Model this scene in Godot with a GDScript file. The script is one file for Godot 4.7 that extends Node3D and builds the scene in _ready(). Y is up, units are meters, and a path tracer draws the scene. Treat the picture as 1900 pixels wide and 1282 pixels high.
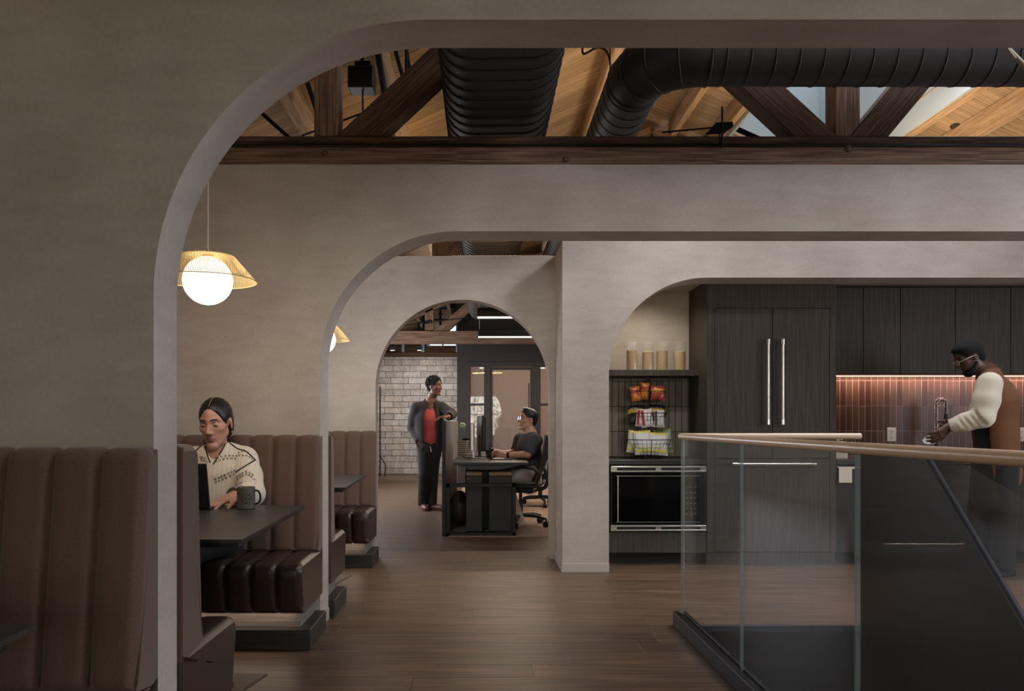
extends Node3D
# An office lounge of arched plaster walls: booths on the left, a glass-railed stair and a kitchen on the right, a desk area beyond.
# x runs right, y up, the camera looks along -z. "Depth" d is the distance from the camera plane, so z = -d.

const F := 1450.0      # focal length in pixels of a 1900 x 1282 frame
const CX := 893.0
const CY := 785.0
const EYE := 1.125

var M := {}
var used := {}

# ---------------------------------------------------------------- meshes
class Geo:
	var v := PackedVector3Array()
	var n := PackedVector3Array()
	var c := PackedColorArray()
	var col := Color(1, 1, 1)
	func tri(a: Vector3, b: Vector3, d: Vector3) -> void:
		var nn := (b - a).cross(d - a).normalized()
		v.append_array([a, d, b]); n.append_array([nn, nn, nn]); c.append_array([col, col, col])
	func quad(a: Vector3, b: Vector3, d: Vector3, e: Vector3) -> void:
		tri(a, b, d); tri(a, d, e)
	func trin(a: Vector3, b: Vector3, d: Vector3, na: Vector3, nb: Vector3, nd: Vector3) -> void:
		v.append_array([a, d, b]); n.append_array([na, nd, nb]); c.append_array([col, col, col])
	func quadn(a: Vector3, b: Vector3, d: Vector3, e: Vector3, na: Vector3, nb: Vector3, nd: Vector3, ne: Vector3) -> void:
		trin(a, b, d, na, nb, nd); trin(a, d, e, na, nd, ne)
	func mesh() -> ArrayMesh:
		var arr := []
		arr.resize(Mesh.ARRAY_MAX)
		arr[Mesh.ARRAY_VERTEX] = v
		arr[Mesh.ARRAY_NORMAL] = n
		arr[Mesh.ARRAY_COLOR] = c
		var m := ArrayMesh.new()
		m.add_surface_from_arrays(Mesh.PRIMITIVE_TRIANGLES, arr)
		return m
	func add(o: Geo, t := Transform3D()) -> Geo:
		for p in o.v: v.append(t * p)
		for q in o.n: n.append((t.basis * q).normalized())
		c.append_array(o.c)
		return self
	# box with chamfered edges
	func box(lo: Vector3, hi: Vector3, ch := 0.0) -> Geo:
		if ch <= 0.0:
			var p := []
			for i in 8: p.append(Vector3(hi.x if i & 1 else lo.x, hi.y if i & 2 else lo.y, hi.z if i & 4 else lo.z))
			quad(p[4], p[5], p[7], p[6]); quad(p[1], p[0], p[2], p[3])
			quad(p[5], p[1], p[3], p[7]); quad(p[0], p[4], p[6], p[2])
			quad(p[6], p[7], p[3], p[2]); quad(p[0], p[1], p[5], p[4])
			return self
		var cen := (lo + hi) * 0.5
		var h := (hi - lo) * 0.5
		ch = minf(ch, minf(h.x, minf(h.y, h.z)) * 0.9)
		var s := h - Vector3(ch, ch, ch)
		for ax in 3:
			for sg in [-1.0, 1.0]:
				var u := (ax + 1) % 3
				var w := (ax + 2) % 3
				var q := []
				for k in [[-1, -1], [1, -1], [1, 1], [-1, 1]]:
					var e := Vector3()
					e[ax] = sg * h[ax]; e[u] = k[0] * s[u]; e[w] = k[1] * s[w]
					q.append(cen + e)
				if sg > 0: quad(q[0], q[1], q[2], q[3])
				else: quad(q[3], q[2], q[1], q[0])
		for ax in 3:
			var u := (ax + 1) % 3
			var w := (ax + 2) % 3
			for su in [-1.0, 1.0]:
				for sw in [-1.0, 1.0]:
					var q := []
					for k in 4:
						var e := Vector3()
						e[ax] = s[ax] * (-1.0 if k == 0 or k == 3 else 1.0)
						e[u] = su * (h[u] if k < 2 else s[u])
						e[w] = sw * (s[w] if k < 2 else h[w])
						q.append(cen + e)
					if su * sw > 0: quad(q[3], q[2], q[1], q[0])
					else: quad(q[0], q[1], q[2], q[3])
		for sx in [-1.0, 1.0]:
			for sy in [-1.0, 1.0]:
				for sz in [-1.0, 1.0]:
					var a := cen + Vector3(sx * h.x, sy * s.y, sz * s.z)
					var b := cen + Vector3(sx * s.x, sy * h.y, sz * s.z)
					var d := cen + Vector3(sx * s.x, sy * s.y, sz * h.z)
					if sx * sy * sz > 0: tri(a, b, d)
					else: tri(a, d, b)
		return self
	# 2D outline (counter-clockwise, x right, y up) pushed along z from z0 to z1; smooth: the largest bend in degrees that is shaded round
	func extrude(poly: PackedVector2Array, z0: float, z1: float, smooth := 25.0) -> Geo:
		var ix := Geometry2D.triangulate_polygon(poly)
		if Geometry2D.is_polygon_clockwise(poly):
			poly = poly.duplicate(); poly.reverse()
			ix = Geometry2D.triangulate_polygon(poly)
		for k in range(0, ix.size(), 3):
			var a := poly[ix[k]]; var b := poly[ix[k + 1]]; var d := poly[ix[k + 2]]
			if (b - a).cross(d - a) < 0:
				var t := b; b = d; d = t
			tri(Vector3(a.x, a.y, z1), Vector3(b.x, b.y, z1), Vector3(d.x, d.y, z1))
			tri(Vector3(a.x, a.y, z0), Vector3(d.x, d.y, z0), Vector3(b.x, b.y, z0))
		var m := poly.size()
		for i in m:
			var a := poly[i]; var b := poly[(i + 1) % m]
			var e := (b - a).normalized()
			var e0 := (a - poly[(i + m - 1) % m]).normalized()
			var e1 := (poly[(i + 2) % m] - b).normalized()
			var na := Vector2(e.y, -e.x)
			var nb := na
			if absf(rad_to_deg(e0.angle_to(e))) < smooth: na = (Vector2(e0.y, -e0.x) + na).normalized()
			if absf(rad_to_deg(e.angle_to(e1))) < smooth: nb = (Vector2(e1.y, -e1.x) + nb).normalized()
			var A := Vector3(na.x, na.y, 0); var B := Vector3(nb.x, nb.y, 0)
			quadn(Vector3(a.x, a.y, z1), Vector3(a.x, a.y, z0), Vector3(b.x, b.y, z0), Vector3(b.x, b.y, z1), A, A, B, B)
		return self
	# profile of (radius, height), from bottom to top on the outside, turned round y
	func lathe(prof: Array, seg := 24, at := Vector3.ZERO, smooth := 35.0) -> Geo:
		var m := prof.size()
		for i in m - 1:
			var a: Vector2 = prof[i]; var b: Vector2 = prof[i + 1]
			if a.is_equal_approx(b): continue
			var e := (b - a).normalized()
			var na := Vector2(e.y, -e.x); var nb := na
			if i > 0:
				var e0: Vector2 = (a - prof[i - 1]).normalized()
				if absf(rad_to_deg(e0.angle_to(e))) < smooth: na = (Vector2(e0.y, -e0.x) + na).normalized()
			if i < m - 2:
				var e1: Vector2 = (prof[i + 2] - b).normalized()
				if absf(rad_to_deg(e.angle_to(e1))) < smooth: nb = (Vector2(e1.y, -e1.x) + nb).normalized()
			for k in seg:
				var t0 := TAU * k / seg; var t1 := TAU * (k + 1) / seg
				var d0 := Vector3(cos(t0), 0, sin(t0)); var d1 := Vector3(cos(t1), 0, sin(t1))
				var p00 := at + d0 * a.x + Vector3(0, a.y, 0); var p01 := at + d1 * a.x + Vector3(0, a.y, 0)
				var p10 := at + d0 * b.x + Vector3(0, b.y, 0); var p11 := at + d1 * b.x + Vector3(0, b.y, 0)
				var n00 := d0 * na.x + Vector3(0, na.y, 0); var n01 := d1 * na.x + Vector3(0, na.y, 0)
				var n10 := d0 * nb.x + Vector3(0, nb.y, 0); var n11 := d1 * nb.x + Vector3(0, nb.y, 0)
				if a.x > 1e-6: trin(p00, p11, p01, n00, n11, n01)
				if b.x > 1e-6: trin(p00, p10, p11, n00, n10, n11)
		return self
	func sphere(at: Vector3, r: Vector3, seg := 20, rings := 12, basis := Basis()) -> Geo:
		for j in rings:
			var a0 := PI * j / rings - PI / 2; var a1 := PI * (j + 1) / rings - PI / 2
			for k in seg:
				var t0 := TAU * k / seg; var t1 := TAU * (k + 1) / seg
				var q := []
				for s in [[a0, t0], [a0, t1], [a1, t1], [a1, t0]]:
					q.append(Vector3(cos(s[0]) * cos(s[1]), sin(s[0]), cos(s[0]) * sin(s[1])))
				var p := []; var nn := []
				for s in q:
					p.append(at + basis * (s * r)); nn.append((basis * (s / r)).normalized())
				if j > 0: trin(p[0], p[2], p[1], nn[0], nn[2], nn[1])
				if j < rings - 1: trin(p[0], p[3], p[2], nn[0], nn[3], nn[2])
		return self
	# round bar along a path; rad: one radius or an array of them; flat: squash of the section along its second axis
	func tube(path: Array, rad, seg := 10, caps := true, flat := 1.0, up := Vector3.UP) -> Geo:
		var m := path.size()
		var rings := []; var norms := []
		var t: Vector3 = (path[1] - path[0]).normalized()
		var side := t.cross(up)
		if side.length() < 0.05: side = t.cross(Vector3.RIGHT)
		side = side.normalized()
		for i in m:
			var d: Vector3
			if i == 0: d = path[1] - path[0]
			elif i == m - 1: d = path[i] - path[i - 1]
			else: d = (path[i] - path[i - 1]).normalized() + (path[i + 1] - path[i]).normalized()
			d = d.normalized()
			side = (side - d * side.dot(d)).normalized()
			var upv := d.cross(side)
			var r: float = rad[i] if rad is Array else rad
			var ring := []; var nr := []
			for k in seg:
				var a := TAU * k / seg
				ring.append(path[i] + (side * cos(a) + upv * sin(a) * flat) * r)
				nr.append((side * cos(a) + upv * sin(a) / flat).normalized())
			rings.append(ring); norms.append(nr)
		for i in m - 1:
			for k in seg:
				var l := (k + 1) % seg
				quadn(rings[i][k], rings[i][l], rings[i + 1][l], rings[i + 1][k], norms[i][k], norms[i][l], norms[i + 1][l], norms[i + 1][k])
		if caps:
			for k in range(1, seg - 1):
				tri(rings[0][0], rings[0][k + 1], rings[0][k])
				tri(rings[m - 1][0], rings[m - 1][k], rings[m - 1][k + 1])
		return self
	func torus(at: Vector3, R: float, r: float, basis := Basis(), seg := 20, sec := 8) -> Geo:
		var path := []
		for k in seg + 1:
			var a := TAU * k / seg
			path.append(at + basis * Vector3(cos(a) * R, 0, sin(a) * R))
		return tube(path, r, sec, false, 1.0, basis.y)

func pt(px: float, py: float, d: float) -> Vector3:   # a measured point of the photograph at a known distance
	return Vector3((px - CX) / F * d, EYE + (CY - py) / F * d, -d)

func numbered(called: String) -> String:
	var k: int = used.get(called, 0)
	used[called] = k + 1
	return called if k == 0 else "%s_%03d" % [called, k]

func tag(o: Node3D, label := "", category := "", group := "", kind := "") -> Node3D:
	if label: o.set_meta("label", label)
	if category: o.set_meta("category", category)
	if group: o.set_meta("group", group)
	if kind: o.set_meta("kind", kind)
	return o

func thing(called: String, label: String, category: String, at := Vector3.ZERO, turn := 0.0, group := "") -> Node3D:
	var o := Node3D.new()
	o.name = numbered(called)
	add_child(o)
	o.position = at
	o.rotation.y = turn
	tag(o, label, category, group)
	return o

func put(called: String, g, m: Material, parent: Node = null) -> MeshInstance3D:
	var o := MeshInstance3D.new()
	o.mesh = g.mesh() if g is Geo else g
	o.material_override = null
	for s in o.mesh.get_surface_count(): o.set_surface_override_material(s, m)
	o.cast_shadow = GeometryInstance3D.SHADOW_CASTING_SETTING_DOUBLE_SIDED
	if parent:
		o.name = called
		parent.add_child(o, true)
	else:
		o.name = numbered(called)
		add_child(o)
	return o

func struct(called: String, g, m: Material, label := "") -> MeshInstance3D:
	var o := put(called, g, m)
	tag(o, label, "", "", "structure")
	return o

func structure(called: String, label := "", at := Vector3.ZERO) -> Node3D:
	var o := Node3D.new()
	o.name = numbered(called)
	add_child(o)
	o.position = at
	tag(o, label, "", "", "structure")
	return o

# a bar of given section from a to b, its length along its own x so that grain follows it
func timber(called: String, a: Vector3, b: Vector3, w: float, h: float, m: Material, parent: Node = null, roll := 0.0, ch := 0.004) -> MeshInstance3D:
	var l := a.distance_to(b)
	var g := Geo.new().box(Vector3(-l / 2, -h / 2, -w / 2), Vector3(l / 2, h / 2, w / 2), ch)
	var o := put(called, g, m, parent)
	var x := (b - a).normalized()
	var up := Vector3.UP if absf(x.y) < 0.98 else Vector3.BACK
	var z := x.cross(up).normalized()
	var y := z.cross(x)
	var bs := Basis(x, y, z)
	o.transform = Transform3D(bs * Basis(Vector3.RIGHT, roll), (a + b) / 2)
	return o

func arc(cx: float, cy: float, r: float, a0: float, a1: float, n := 32) -> Array:
	var out := []
	for k in n + 1:
		var a := deg_to_rad(lerpf(a0, a1, float(k) / n))
		out.append(Vector2(cx + r * cos(a), cy + r * sin(a)))
	return out

func curve(pts: Array, n := 8) -> Array:   # smooth path through points
	var out := []
	for i in pts.size() - 1:
		var p0: Vector3 = pts[maxi(i - 1, 0)]; var p1: Vector3 = pts[i]; var p2: Vector3 = pts[i + 1]; var p3: Vector3 = pts[mini(i + 2, pts.size() - 1)]
		for k in n: out.append(p1.cubic_interpolate(p2, p0, p3, float(k) / n))
	out.append(pts[-1])
	return out

func area(called: String, at: Vector3, towards: Vector3, size: Vector2, color: Color, energy: float, parent: Node = null) -> void:
	var l := AreaLight3D.new()
	l.name = numbered(called)
	l.area_size = size
	l.light_color = color
	l.light_energy = energy
	l.shadow_enabled = true
	l.area_range = 40.0
	var up := Vector3.UP if absf(towards.normalized().y) < 0.95 else Vector3.FORWARD
	(parent if parent else self).add_child(l)
	l.global_transform = Transform3D(Basis.looking_at(towards, up), at)

func omni(called: String, at: Vector3, color: Color, energy: float, size: float, parent: Node = null) -> void:
	var l := OmniLight3D.new()
	l.name = numbered(called)
	l.light_color = color
	l.light_energy = energy
	l.light_size = size
	l.shadow_enabled = true
	l.omni_range = 40.0
	l.omni_attenuation = 2.0
	(parent if parent else self).add_child(l)
	l.global_position = at

func spot(called: String, at: Vector3, to: Vector3, color: Color, energy: float, angle: float, size: float, parent: Node = null) -> void:
	var l := SpotLight3D.new()
	l.name = numbered(called)
	l.light_color = color
	l.light_energy = energy
	l.light_size = size
	l.spot_angle = angle
	l.spot_angle_attenuation = 0.8
	l.spot_range = 40.0
	l.spot_attenuation = 2.0
	l.shadow_enabled = true
	(parent if parent else self).add_child(l)
	var dir := to - at
	l.global_transform = Transform3D(Basis.looking_at(dir, Vector3.UP if absf(dir.normalized().y) < 0.95 else Vector3.FORWARD), at)

# ---------------------------------------------------------------- textures and materials
func noise_bytes(sd: int, freq: float, w: int, h: int, W: int, Hh: int, oct := 4) -> PackedByteArray:
	var f := FastNoiseLite.new()
	f.seed = sd
	f.noise_type = FastNoiseLite.TYPE_SIMPLEX
	f.frequency = freq
	f.fractal_octaves = oct
	var im := f.get_seamless_image(w, h)
	im.convert(Image.FORMAT_L8)
	if w != W or h != Hh: im.resize(W, Hh, Image.INTERPOLATE_CUBIC)
	return im.get_data()

# layers: [bytes, weight] around 0.5; the sum runs from colour a (dark) to b (light)
func tex(layers: Array, a: Color, b: Color, W: int, Hh: int, gain := 1.0) -> ImageTexture:
	var out := PackedByteArray()
	out.resize(W * Hh * 3)
	var lut := PackedByteArray()
	lut.resize(256 * 3)
	for i in 256:
		var c := a.lerp(b, i / 255.0)
		lut[i * 3] = int(c.r * 255); lut[i * 3 + 1] = int(c.g * 255); lut[i * 3 + 2] = int(c.b * 255)
	var nl := layers.size()
	var d0: PackedByteArray = layers[0][0]; var w0: float = layers[0][1] * gain
	var d1: PackedByteArray = layers[1][0] if nl > 1 else d0; var w1: float = layers[1][1] * gain if nl > 1 else 0.0
	var d2: PackedByteArray = layers[2][0] if nl > 2 else d0; var w2: float = layers[2][1] * gain if nl > 2 else 0.0
	for i in W * Hh:
		var t := int(clampf(128.0 + (d0[i] - 128) * w0 + (d1[i] - 128) * w1 + (d2[i] - 128) * w2, 0, 255)) * 3
		var o := i * 3
		out[o] = lut[t]; out[o + 1] = lut[t + 1]; out[o + 2] = lut[t + 2]
	return ImageTexture.create_from_image(Image.create_from_data(W, Hh, false, Image.FORMAT_RGB8, out))

func grey(bytes: PackedByteArray, W: int, Hh: int) -> ImageTexture:
	return ImageTexture.create_from_image(Image.create_from_data(W, Hh, false, Image.FORMAT_L8, bytes))

func mat(called: String, color: Color, rough := 0.6, o := {}) -> StandardMaterial3D:
	var m := StandardMaterial3D.new()
	m.resource_name = called
	m.albedo_color = color
	m.roughness = rough
	m.metallic = o.get("metal", 0.0)
	m.metallic_specular = o.get("spec", 0.5)
	m.cull_mode = BaseMaterial3D.CULL_DISABLED
	if o.has("tex"):
		m.albedo_texture = o.tex
	if o.has("tex") or o.has("bump"):
		m.uv1_triplanar = true
		m.uv1_world_triplanar = o.get("world", true)
		m.uv1_triplanar_sharpness = 8.0
		m.uv1_scale = o.get("scale", Vector3.ONE)
		m.uv1_offset = o.get("offset", Vector3.ZERO)
	if o.has("bump"):
		m.heightmap_enabled = true
		m.heightmap_texture = o.bump
		m.heightmap_scale = o.get("depth", 0.1)
	if o.has("rough_tex"):
		m.roughness_texture = o.rough_tex
		m.roughness_texture_channel = BaseMaterial3D.TEXTURE_CHANNEL_RED
	if o.has("rim"):
		m.rim_enabled = true
		m.rim = o.rim
		m.rim_tint = 0.6
	if o.has("coat"):
		m.clearcoat_enabled = true
		m.clearcoat = o.coat
		m.clearcoat_roughness = o.get("coat_rough", 0.1)
	if o.has("sss"):
		m.subsurf_scatter_enabled = true
		m.subsurf_scatter_strength = o.sss
	if o.has("glow"):
		m.emission_enabled = true
		m.emission = o.get("glow_color", color)
		m.emission_energy_multiplier = o.glow
	if o.has("alpha"):
		m.transparency = BaseMaterial3D.TRANSPARENCY_ALPHA
		m.albedo_color.a = o.alpha
	if o.has("refract"):
		m.refraction_enabled = true
		m.refraction_scale = o.refract
		m.albedo_color.a = o.get("a", 0.0)
	if o.has("vcol"):
		m.vertex_color_use_as_albedo = true
	if o.has("back"):
		m.backlight_enabled = true
		m.backlight = o.back
	M[called] = m
	return m

func c8(r: int, g: int, b: int) -> Color:
	return Color8(r, g, b)

# ---------------------------------------------------------------- the scene
func _ready() -> void:
	# camera, sky, daylight, exposure
	var cam := Camera3D.new()
	cam.name = "camera"
	cam.projection = Camera3D.PROJECTION_FRUSTUM
	cam.keep_aspect = Camera3D.KEEP_HEIGHT
	cam.near = 0.05
	cam.far = 200.0
	cam.size = 1282.0 / F * cam.near
	cam.frustum_offset = Vector2((950.0 - CX) / F, (CY - 641.0) / F) * cam.near
	cam.position = Vector3(0, EYE, 0)
	add_child(cam)
	cam.current = true

	var env := Environment.new()
	env.background_mode = Environment.BG_SKY
	var sky := Sky.new()
	var sm := ProceduralSkyMaterial.new()
	sm.sky_top_color = c8(150, 178, 205)
	sm.sky_horizon_color = c8(205, 218, 226)
	sm.ground_bottom_color = c8(90, 88, 84)
	sm.ground_horizon_color = c8(190, 196, 198)
	sky.sky_material = sm
	env.sky = sky
	env.background_energy_multiplier = 2.0
	env.tonemap_mode = Environment.TONE_MAPPER_LINEAR
	env.tonemap_exposure = 1.25
	env.sdfgi_enabled = true
	env.ssao_enabled = true
	env.ssil_enabled = true
	var we := WorldEnvironment.new()
	we.name = "world_environment"
	we.environment = env
	add_child(we)

	# daylight that comes in through the skylights and the side windows
	var day := c8(232, 236, 248)
	area("skylight_daylight", Vector3(3.19, 4.16, -5.45), Vector3(-0.41, -0.91, 0), Vector2(0.95, 1.45), day, 7.0)
	area("skylight_daylight", Vector3(3.19, 4.16, -1.75), Vector3(-0.41, -0.91, 0), Vector2(0.95, 3.6), day, 10.0)
	area("window_daylight", Vector3(6.15, 1.75, -2.9), Vector3(-1, -0.05, 0), Vector2(2.6, 1.3), day, 8.0)
	area("window_daylight", Vector3(XL + 0.06, 1.65, -11.6), Vector3(1, -0.05, 0.0), Vector2(4.4, 1.4), day, 13.0)
	area("window_daylight", Vector3(0.4, 1.6, 7.9), Vector3(0.0, -0.02, -1), Vector2(5.2, 2.6), c8(255, 247, 236), 26.0)

	materials()
	room()
	roof()
	booths()
	stairs()
	kitchen()
	office()
	pendants()
	tabletop()
	people()

func materials() -> void:
	var N := 512
	var big := noise_bytes(1, 0.006, N, N, N, N, 5)
	var mid := noise_bytes(2, 0.03, N, N, N, N, 4)
	var fine := noise_bytes(3, 0.2, N, N, N, N, 3)
	var stroke := noise_bytes(4, 0.05, 128, 512, N, N, 4)
	var grain := noise_bytes(5, 0.045, 48, N, N, N, 4)
	var grain2 := noise_bytes(6, 0.12, 24, N, N, N, 3)
	var bumpy := grey(mid, N, N)
	var finebump := grey(fine, N, N)
	var grainbump := grey(grain2, N, N)
	# limewashed plaster
	var pl := tex([[big, 0.35], [stroke, 0.22], [fine, 0.22]], c8(164, 151, 137), c8(212, 201, 189), N, N)
	mat("plaster", Color(1, 1, 1), 0.92, {"tex": pl, "scale": Vector3(0.42, 0.42, 0.42), "spec": 0.3})
	mat("baseboard_paint", c8(182, 172, 160), 0.6)
	# floor planks: grain along x
	var fl := tex([[grain, 0.9], [grain2, 0.35], [big, 0.25]], c8(72, 54, 41), c8(132, 105, 80), N, N)
	for k in 4:
		var t: float = [0.9, 1.0, 1.1, 0.96][k]
		mat("floor_oak_%d" % k, Color(t, t, t).clamp(), 0.42, {"spec": 0.4, "tex": fl, "scale": Vector3(0.5, 0.5, 1.6), "offset": Vector3(0.31 * k, 0, 0.17 * k)})
	mat("subfloor", c8(60, 50, 43), 0.7)
	# structural timber: grain along its own x
	var ti := tex([[grain, 0.9], [grain2, 0.6], [mid, 0.15]], c8(84, 62, 47), c8(156, 124, 98), N, N)
	mat("timber", Color(1, 1, 1), 0.7, {"tex": ti, "scale": Vector3(0.7, 2.2, 2.2), "world": false, "spec": 0.4})
	mat("timber_dark", c8(190, 182, 176), 0.75, {"tex": ti, "scale": Vector3(0.7, 2.2, 2.2), "world": false, "spec": 0.4})
	var rd := tex([[grain, 0.85], [grain2, 0.4], [mid, 0.25]], c8(152, 124, 94), c8(214, 188, 152), N, N)
	for k in 3:
		var t: float = [1.0, 0.88, 0.94][k]
		mat("roof_board_%d" % k, Color(t, t, t), 0.75, {"tex": rd, "scale": Vector3(0.6, 1.7, 1.7), "world": false, "offset": Vector3(0.37 * k, 0.2 * k, 0.4 * k)})
	mat("rafter_wood", c8(250, 245, 240), 0.75, {"tex": rd, "scale": Vector3(0.6, 1.7, 1.7), "world": false})
	mat("white_paint", c8(176, 186, 190), 0.7)
	mat("black_metal", c8(22, 22, 23), 0.45, {"metal": 0.3})
	mat("duct_paint", c8(46, 42, 39), 0.55, {"metal": 0.25})
	mat("conduit", c8(60, 64, 72), 0.4, {"metal": 0.6})
	mat("pale_pipe", c8(170, 155, 138), 0.4, {"metal": 0.3})
	# upholstery
	var fb := tex([[fine, 0.9], [mid, 0.25]], c8(70, 53, 44), c8(146, 119, 103), N, N)
	mat("wool", Color(1, 1, 1), 0.95, {"tex": fb, "scale": Vector3(9, 9, 9), "rim": 0.5, "spec": 0.2, "world": false})
	mat("leather", c8(60, 44, 38), 0.36)
	var dw := tex([[grain, 0.8], [grain2, 0.5]], c8(30, 26, 23), c8(62, 54, 48), N, N)
	mat("plinth_wood", Color(1, 1, 1), 0.5, {"tex": dw, "scale": Vector3(0.8, 2, 2)})
	mat("recess_wood", Color(1, 1, 1), 0.6, {"tex": tex([[grain, 0.8], [grain2, 0.4]], c8(98, 92, 87), c8(146, 138, 131), N, N), "scale": Vector3(0.8, 2, 2)})
	mat("table_stone", Color(1, 1, 1), 0.42, {"tex": tex([[stroke, 0.8], [fine, 0.35]], c8(34, 31, 29), c8(74, 68, 63), N, N), "scale": Vector3(0.8, 0.8, 0.8)})
	mat("steel_plate", c8(150, 140, 128), 0.35, {"metal": 0.8})
	# kitchen
	var ko := tex([[noise_bytes(7, 0.05, N, 48, N, N, 4), 0.55], [noise_bytes(8, 0.12, N, 24, N, N, 3), 0.3]], c8(54, 49, 43), c8(88, 79, 69), N, N)
	mat("black_oak", Color(1, 1, 1), 0.6, {"spec": 0.3, "tex": ko, "scale": Vector3(1.6, 0.6, 1.6)})
	mat("cabinet_black", c8(38, 35, 32), 0.5, {"spec": 0.35})
	for k in 4:
		mat("tile_%d" % k, [c8(78, 60, 50), c8(68, 51, 42), c8(86, 67, 56), c8(74, 54, 45)][k], 0.32, {"spec": 0.3})
	mat("grout", c8(168, 142, 126), 0.8)
	for k in 3:
		mat("niche_tile_%d" % k, [c8(132, 119, 103), c8(122, 109, 94), c8(140, 126, 109)][k], 0.4)
	mat("niche_grout", c8(46, 38, 32), 0.9)
	mat("stainless", c8(196, 188, 178), 0.3, {"metal": 1.0})
	mat("chrome", c8(220, 216, 210), 0.14, {"metal": 1.0})
	mat("black_glass", c8(7, 7, 8), 0.06)
	mat("counter_black", c8(44, 41, 38), 0.3)
	mat("outlet_plastic", c8(205, 196, 186), 0.4)
	mat("slot_dark", c8(20, 18, 17), 0.6)
	mat("clear_glass", c8(255, 255, 255), 0.02, {"alpha": 0.04})
	mat("rail_glass", c8(225, 238, 240), 0.01, {"alpha": 0.015, "spec": 0.24})
	mat("glass_edge", c8(150, 168, 168), 0.1, {"alpha": 0.22})
	mat("grain_food", Color(1, 1, 1), 0.8, {"tex": tex([[fine, 1.4], [mid, 0.6]], c8(120, 88, 52), c8(226, 196, 146), N, N), "scale": Vector3(6, 6, 6)})
	# stair
	mat("rail_wood", Color(1, 1, 1), 0.36, {"tex": tex([[grain, 0.5], [grain2, 0.3]], c8(224, 188, 152), c8(244, 210, 176), N, N), "scale": Vector3(0.4, 2, 2), "coat": 0.3, "coat_rough": 0.25})
	mat("black_panel", c8(33, 34, 36), 0.5)
	mat("shaft_black", c8(18, 18, 18), 0.8, {"spec": 0.2})
	mat("shoe_metal", c8(24, 24, 25), 0.4, {"metal": 0.5})
	mat("tread_wood", c8(70, 56, 47), 0.5)
	# office
	var bk := tex([[mid, 0.8], [fine, 0.5], [big, 0.5]], c8(166, 160, 155), c8(232, 229, 225), N, N)
	for k in 4:
		mat("brick_paint_%d" % k, [c8(255, 253, 250), c8(240, 236, 232), c8(226, 222, 219), c8(248, 240, 232)][k], 0.85, {"tex": bk, "scale": Vector3(1.1, 1.1, 1.1), "spec": 0.3})
	mat("mortar", c8(112, 106, 102), 0.95)
	mat("dark_wall", c8(44, 36, 31), 0.7)
	mat("frame_dark", c8(34, 28, 25), 0.5)
	mat("beige_wall", c8(196, 172, 150), 0.9)
	mat("carpet", Color(1, 1, 1), 1.0, {"tex": tex([[fine, 1.0], [mid, 0.8]], c8(118, 96, 82), c8(186, 160, 140), N, N), "scale": Vector3(0.9, 0.9, 0.9)})
	mat("felt", c8(118, 112, 108), 0.95)
	mat("desk_black", c8(40, 38, 37), 0.45)
	mat("locker_black", c8(28, 30, 30), 0.5)
	mat("cushion_tan", c8(150, 126, 104), 0.9)
	mat("paper", c8(222, 210, 190), 0.8)
	mat("book_cover", c8(70, 58, 50), 0.6)
	mat("silver", c8(190, 184, 178), 0.35, {"metal": 0.8})
	mat("plastic_black", c8(26, 25, 25), 0.4)
	mat("mesh_black", c8(40, 37, 36), 0.6)
	mat("chair_frame", c8(52, 48, 46), 0.35)
	mat("petal", c8(206, 218, 186), 0.6)
	mat("stem_green", c8(92, 112, 70), 0.6)
	mat("leaf_green", c8(110, 150, 78), 0.6, {"back": Color(0.5, 0.7, 0.3)})
	mat("leaf_pale", c8(160, 188, 124), 0.6, {"back": Color(0.5, 0.7, 0.3)})
	# lamps
	mat("globe_glow", c8(255, 250, 242), 0.3, {"glow": 1.6, "glow_color": c8(255, 246, 232)})
	mat("shade_wire", c8(214, 186, 128), 0.45, {"metal": 0.4})
	mat("cord_white", c8(232, 220, 205), 0.6)
	mat("led_warm", c8(255, 226, 200), 0.4, {"glow": 3.0, "glow_color": c8(255, 226, 200)})
	mat("led_pink", c8(255, 205, 180), 0.4, {"glow": 2.5, "glow_color": c8(255, 205, 180)})
	mat("led_white", c8(255, 244, 230), 0.4, {"glow": 3.0, "glow_color": c8(255, 240, 224)})

const XL := -2.45      # inner face of the left wall
const XR := 6.30       # inner face of the right wall
const RIDGE_X := 1.97
const RIDGE_Y := 4.75
const PITCH := 0.45
const SK0 := 2.70       # sides of the skylight openings
const SK1 := 3.80
func roof_y(x: float) -> float:
	return RIDGE_Y - PITCH * absf(x - RIDGE_X)

func arch_wall(called: String, label: String, x0: float, x1: float, jamb: float, top: float, r: float, soffit: float, d0: float, d1: float) -> MeshInstance3D:
	# a wall whose opening runs from the jamb to the right, its upper left corner rounded
	var p := PackedVector2Array()
	p.append(Vector2(x0, 0)); p.append(Vector2(jamb, 0))
	for q in arc(jamb + r, soffit - r, r, 180, 90, 40): p.append(q)
	p.append(Vector2(x1, soffit)); p.append(Vector2(x1, top)); p.append(Vector2(x0, top))
	return struct(called, Geo.new().extrude(p, -d1, -d0), M.plaster, label)

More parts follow.
